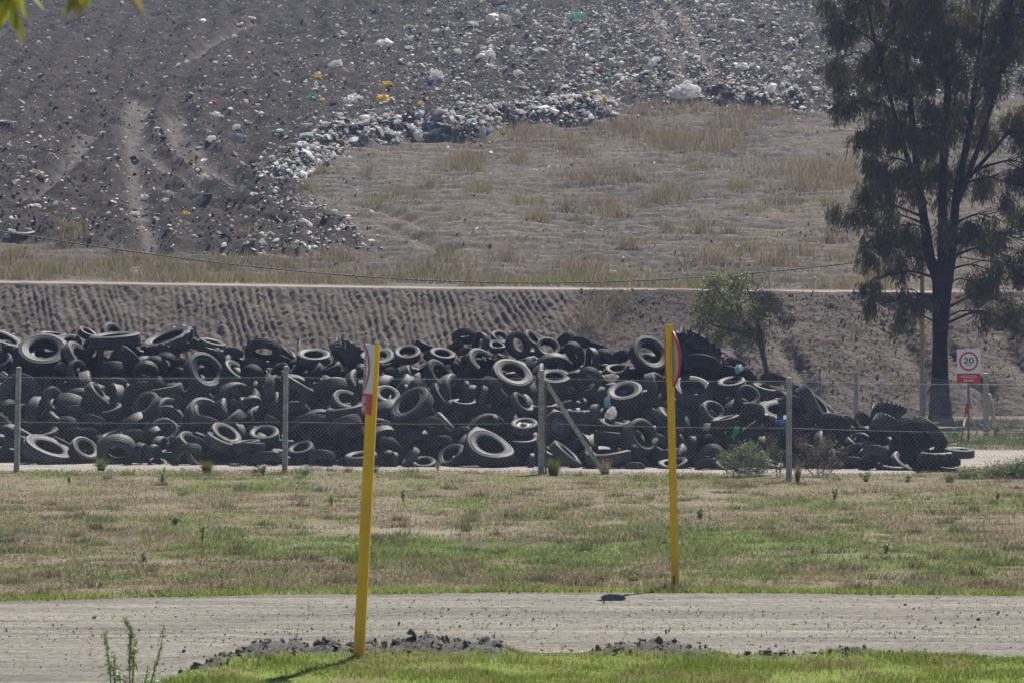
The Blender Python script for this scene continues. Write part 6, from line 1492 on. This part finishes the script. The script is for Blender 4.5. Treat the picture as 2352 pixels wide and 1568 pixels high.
# grit on the embankment face (right) and the gravel of the road
n = 5200
pxr = RNG.uniform(1330, 2420, n); kk = RNG.random(n) ** .8
Yb = 104.8 + (CREST_Y - 104.8) * kk; Xb = (pxr - CX) / FPX * Yb; Zb = -.05 + (crest_z(Xb) + .05) * kk
sz = np.exp(RNG.normal(size=n) * .45) * .024
V, F, C = litter_mesh(np.stack([Xb, Yb - .03, Zb + .01], -1), sz, pick([(.22, .185, .168), (.18, .15, .138), (.26, .22, .20)], n), 1.8, .3)
tag(obj("rubble", mesh("rubble", V, F, m_col("rubble_mix", .97, .05), False, cols=C)), "small lumps of earth strewn over the rough right half of the bank", "rubble", kind='stuff')
n = 11000
Y = RNG.uniform(33, 43.2, n); X = RNG.uniform(-1, 1, n) * 7.2
k = (Y < ROAD_FAR(X) + .2) & (Y > ROAD_NEAR(X) - .2); X, Y = X[k], Y[k]
k = RNG.random(len(X)) < .3 + .9 * sstep(.35, .65, fbm(X * .5, Y * 1.6, 3, 255)); X, Y = X[k], Y[k]
sz = np.exp(RNG.normal(size=len(X)) * .42) * .0075
V, F, C = litter_mesh(np.stack([X, Y, .012 + sz * .3], -1), sz, pick([(.13, .12, .11), (.20, .185, .17), (.28, .26, .235), (.36, .335, .30)], len(X)), 1.8)
tag(obj("gravel", mesh("gravel", V, F, m_col("gravel_mix", .95, .1), False, cols=C)), "loose gravel on the dirt road", "gravel", kind='stuff')

n = 6000
Y = RNG.uniform(31.5, 35.2, n); X = RNG.uniform(-5.6, 5.6, n)
z, m, d = verge_h(X, Y)
k = RNG.random(n) < np.clip((m - .015) * 14, 0, 1) * (d > -.15); X, Y, z = X[k], Y[k], z[k]
sz = np.exp(RNG.normal(size=len(X)) * .55) * .015
V, F, C = litter_mesh(np.stack([X, Y, z + .03 + sz * .2], -1), sz, pick([(.10, .097, .09), (.17, .16, .15), (.26, .245, .22), (.07, .066, .06)], len(X)), 1.5, .35)
tag(obj("soil_clods", mesh("soil_clods", V, F, m_col("clod_small", .97, .05), False, cols=C)), "crumbled grey soil along the near road bank", "soil clods", kind='stuff')

# tyres lying on the slope
def slope_tyre(label, px, py, wpx, ty, nrm, sink=.0, name="discarded_tyre"):
    x, y = hill_hit(px, py); D = wpx / FPX * y; mes, w = TY[ty]
    t = thing(name, label, "tyre")
    t.matrix_world = Matrix.Translation((x, y, hill_z(x, y) + w * D * .4 - sink)) @ frame_from(Vector(nrm), rnd.uniform(0, 6)) @ Matrix.Diagonal((D, D, D, 1))
    for part, me in zip(("tread", "sidewall", "sidewall"), mes): obj(part, me, t)
slope_tyre("whole tyre lying flat at the left edge of the landfill slope", 16, 314, 46, 'C', (.05, -.15, 1))
slope_tyre("dark tyre tilted and half sunk between the wheel ruts", 305, 384, 30, 'C', (-.35, -.75, .7), .06)
slope_tyre("large muddy tyre half buried in dark soil at the lower left", 48, 550, 66, 'T', (.1, -.25, 1), .34)
slope_tyre("pale muddy tyre half buried at the dark soil's lower right tip", 800, 538, 34, 'C', (.1, -.2, 1), .08)
slope_tyre("dark tyre lying in soil right of the left ridge arm's end", 850, 300, 30, 'C', (.2, -.3, 1), .08)

# plastic among the tyres and along the fence
def heap_bag(label, px, py, wpx, color, fwd=.5, shape=None, tall=1.0):
    Y = heap_Y(px, py) - fwd; p = P(px, py, Y); o = bag(label, p, wpx / FPX * Y, color, None, shape); o.scale.z *= tall; return o
heap_bag("pale blue clear plastic bag near the heap's crest beside the sapling", 1697, 846, 24, "pale blue", .5, 1, 1.0)
heap_bag("deep blue plastic bag beside the rightmost near concrete post", 1794, 968, 20, "blue", .8, 1, 1.1)
heap_bag("green plastic bag hanging on tyres left of the rightmost near concrete post", 1690, 990, 16, "green", .55, 5, 2.0)
heap_bag("blue plastic sheet inside the truck tyre left of the upright yellow post", 1432, 902, 26, "blue", .38, 0)
heap_bag("dirty white rag on the tyre rim left of the upright yellow post", 1401, 866, 28, "dirty white", .6, 3, 1.2)
heap_bag("white and blue plastic strip hanging down left of the upright yellow post", 1395, 925, 16, "pale blue", .6, 1, 2.6)
heap_bag("white rag dangling low on tyres left of the upright yellow post", 1405, 948, 20, "white", .55, 5, 2.2)
heap_bag("black plastic sheet over the truck tyre above the strutted post", 1150, 858, 34, "black", .6, 4)
heap_bag("black plastic sheet folded on the tyre near the crest's middle", 1120, 830, 30, "black", .6, 6)
heap_bag("brown crumpled sack near the crest's middle", 1160, 820, 36, "brown", .4, 7)
heap_bag("small pale blue plastic wad low in the heap right of the upright yellow post", 1505, 1010, 14, "pale green", .5, 2)
def ground_bag(label, px, py, wpx, color, shape=None):
    g = G(px, py); s = wpx / FPX * g.y; bag(label, (g.x, g.y, s * .16), s, color, None, shape)
for a in ((257, 1084, 18, "white", "white plastic scrap on the grass beside the first olive tuft"), (1102, 1086, 18, "white", "white plastic scrap at the fence left of the strutted concrete post"), (1232, 1086, 26, "white", "white crumpled plastic at the strutted concrete post's base"), (640, 1103, 12, "white", "small white scrap in the grass below the second concrete post"),
          (567, 1195, 9, "white", "tiny white shard standing in the middle left of the field"), (1345, 1268, 8, "white", "tiny white scrap in the field left of the upright yellow post"), (2115, 1066, 18, "pale blue", "pale scrap by the flat tyres at the heap's tapering end"), (1440, 1090, 14, "white", "white scrap by the fence left of the upright yellow post"),
          (375, 1545, 16, "dirty white", "pale scrap on the near verge right of the tall weed"), (910, 1540, 10, "pale blue", "grey-white lump in the near verge grass right of the leaning post"), (420, 1077, 12, "dirty white", "small pale scrap on the gravel left of the second concrete post")):
    ground_bag(a[4], a[0], a[1], a[2], a[3])

# clods and stones
def rock_mesh(seed, nm, mat):
    r2 = np.random.default_rng(seed); V = I2.copy()
    for k_ in range(9):
        d = r2.normal(size=3); d /= np.linalg.norm(d); h_ = r2.uniform(.45, .9); s_ = V @ d; V -= np.maximum(0, s_ - h_)[:, None] * d * .85
    V = V * (1 + .10 * r2.normal(size=(len(V), 1))) * np.array([1, .8, .7])
    return mesh(nm, V * .5, F2, mat, False)
CL = [rock_mesh(i, "dirt_clod", M['clod']) for i in range(6)]; ST = [rock_mesh(20 + i, "stone", M['stone']) for i in range(4)]
spots = [(640, 1500), (662, 1502), (620, 1506), (700, 1504), (725, 1508), (745, 1512), (590, 1515), (860, 1506), (885, 1508), (910, 1506), (940, 1502), (965, 1498), (985, 1496), (1005, 1500), (1025, 1504), (1045, 1508), (1070, 1510), (1110, 1512), (780, 1514), (540, 1525), (510, 1532), (475, 1538), (450, 1542), (420, 1548), (560, 1522), (1145, 1511)]
for i, (x, y) in enumerate(spots):
    g = G(x + rnd.uniform(-6, 6), y + rnd.uniform(-3, 3)); z = float(verge_h(np.array([g.x]), np.array([g.y]))[0][0])
    o = obj("dirt_clod", CL[i % 6], None, (g.x, g.y, z + .015)); q = rnd.uniform(.07, .15); o.scale = (q, q, q * rnd.uniform(.8, 1.3)); o.rotation_euler = (rnd.uniform(0, 6), rnd.uniform(0, 6), rnd.uniform(0, 6))
    side = "left of" if x < 818 else "right of"
    tag(o, f"grey dirt clod on the near road bank {side} the leaning yellow post", "dirt clod", f"dirt clods on the bank {side} the leaning post")
for i, (x, y) in enumerate([(1400, 1508), (1430, 1506), (1470, 1504), (1500, 1500), (1515, 1500), (1530, 1502), (1550, 1508), (1580, 1512), (1610, 1520), (1375, 1512), (1760, 1520), (1800, 1524), (1945, 1512)]):
    g = G(x, y); z = float(verge_h(np.array([g.x]), np.array([g.y]))[0][0])
    o = obj("dirt_clod", CL[i % 6], None, (g.x, g.y, z + .01)); q = rnd.uniform(.05, .11); o.scale = (q, q, q); o.rotation_euler = (rnd.uniform(0, 6), rnd.uniform(0, 6), rnd.uniform(0, 6))
    tag(o, "grey dirt clod in the grassy mound below the upright yellow post", "dirt clod", "dirt clods in the mound below the upright post")
for i, (x, y, w, lb) in enumerate(((320, 1450, 11, "biggest dark stone on the road, above the tall weed's tip"), (448, 1448, 7, "dark stone on the road left of the leaning yellow post"), (240, 1462, 6, "small dark stone on the road left of the tall weed"), (404, 1419, 7, "pale stone near the road's far edge, left half"), (258, 1422, 5, "dark pebble near the road's far edge, far left"), (1220, 1506, 6, "dark stone at the road's near edge right of the leaning post"), (1245, 1496, 7, "dark stone on the road near the middle of the near edge"), (1790, 1452, 6, "dark stone on the road right of the upright post"), (1430, 1440, 5, "dark pebble mid-road below the upright yellow post"), (360, 1362, 14, "dark clod at the road's far edge, left half"), (1190, 1398, 5, "dark pebble mid-road, centre"), (2055, 1459, 6, "dark stone on the road's right part"))):
    g = G(x, y); s = w / FPX * g.y; o = obj("stone", ST[i % 4], None, (g.x, g.y, .012 + s * .22)); o.scale = (s, s, s); o.rotation_euler = (0, 0, rnd.uniform(0, 6)); tag(o, lb, "stone")

# ------------------------------------------------------------------ haze
t = bpy.data.materials.new("haze_air"); t.use_nodes = True; nt = t.node_tree; nt.nodes.remove(nt.nodes["Principled BSDF"])
pv = nt.nodes.new("ShaderNodeVolumePrincipled"); pv.inputs["Color"].default_value = (.52, .63, 1.0, 1); pv.inputs["Density"].default_value = .00042; pv.inputs["Anisotropy"].default_value = .1
nt.links.new(pv.outputs[0], nt.nodes["Material Output"].inputs["Volume"])
b = MB(); b.box((-330, -70, -1.2), (330, 340, 30))
tag(obj("haze", b.mesh("haze", t, False)), "thin blue haze in the air", "haze", kind='stuff')
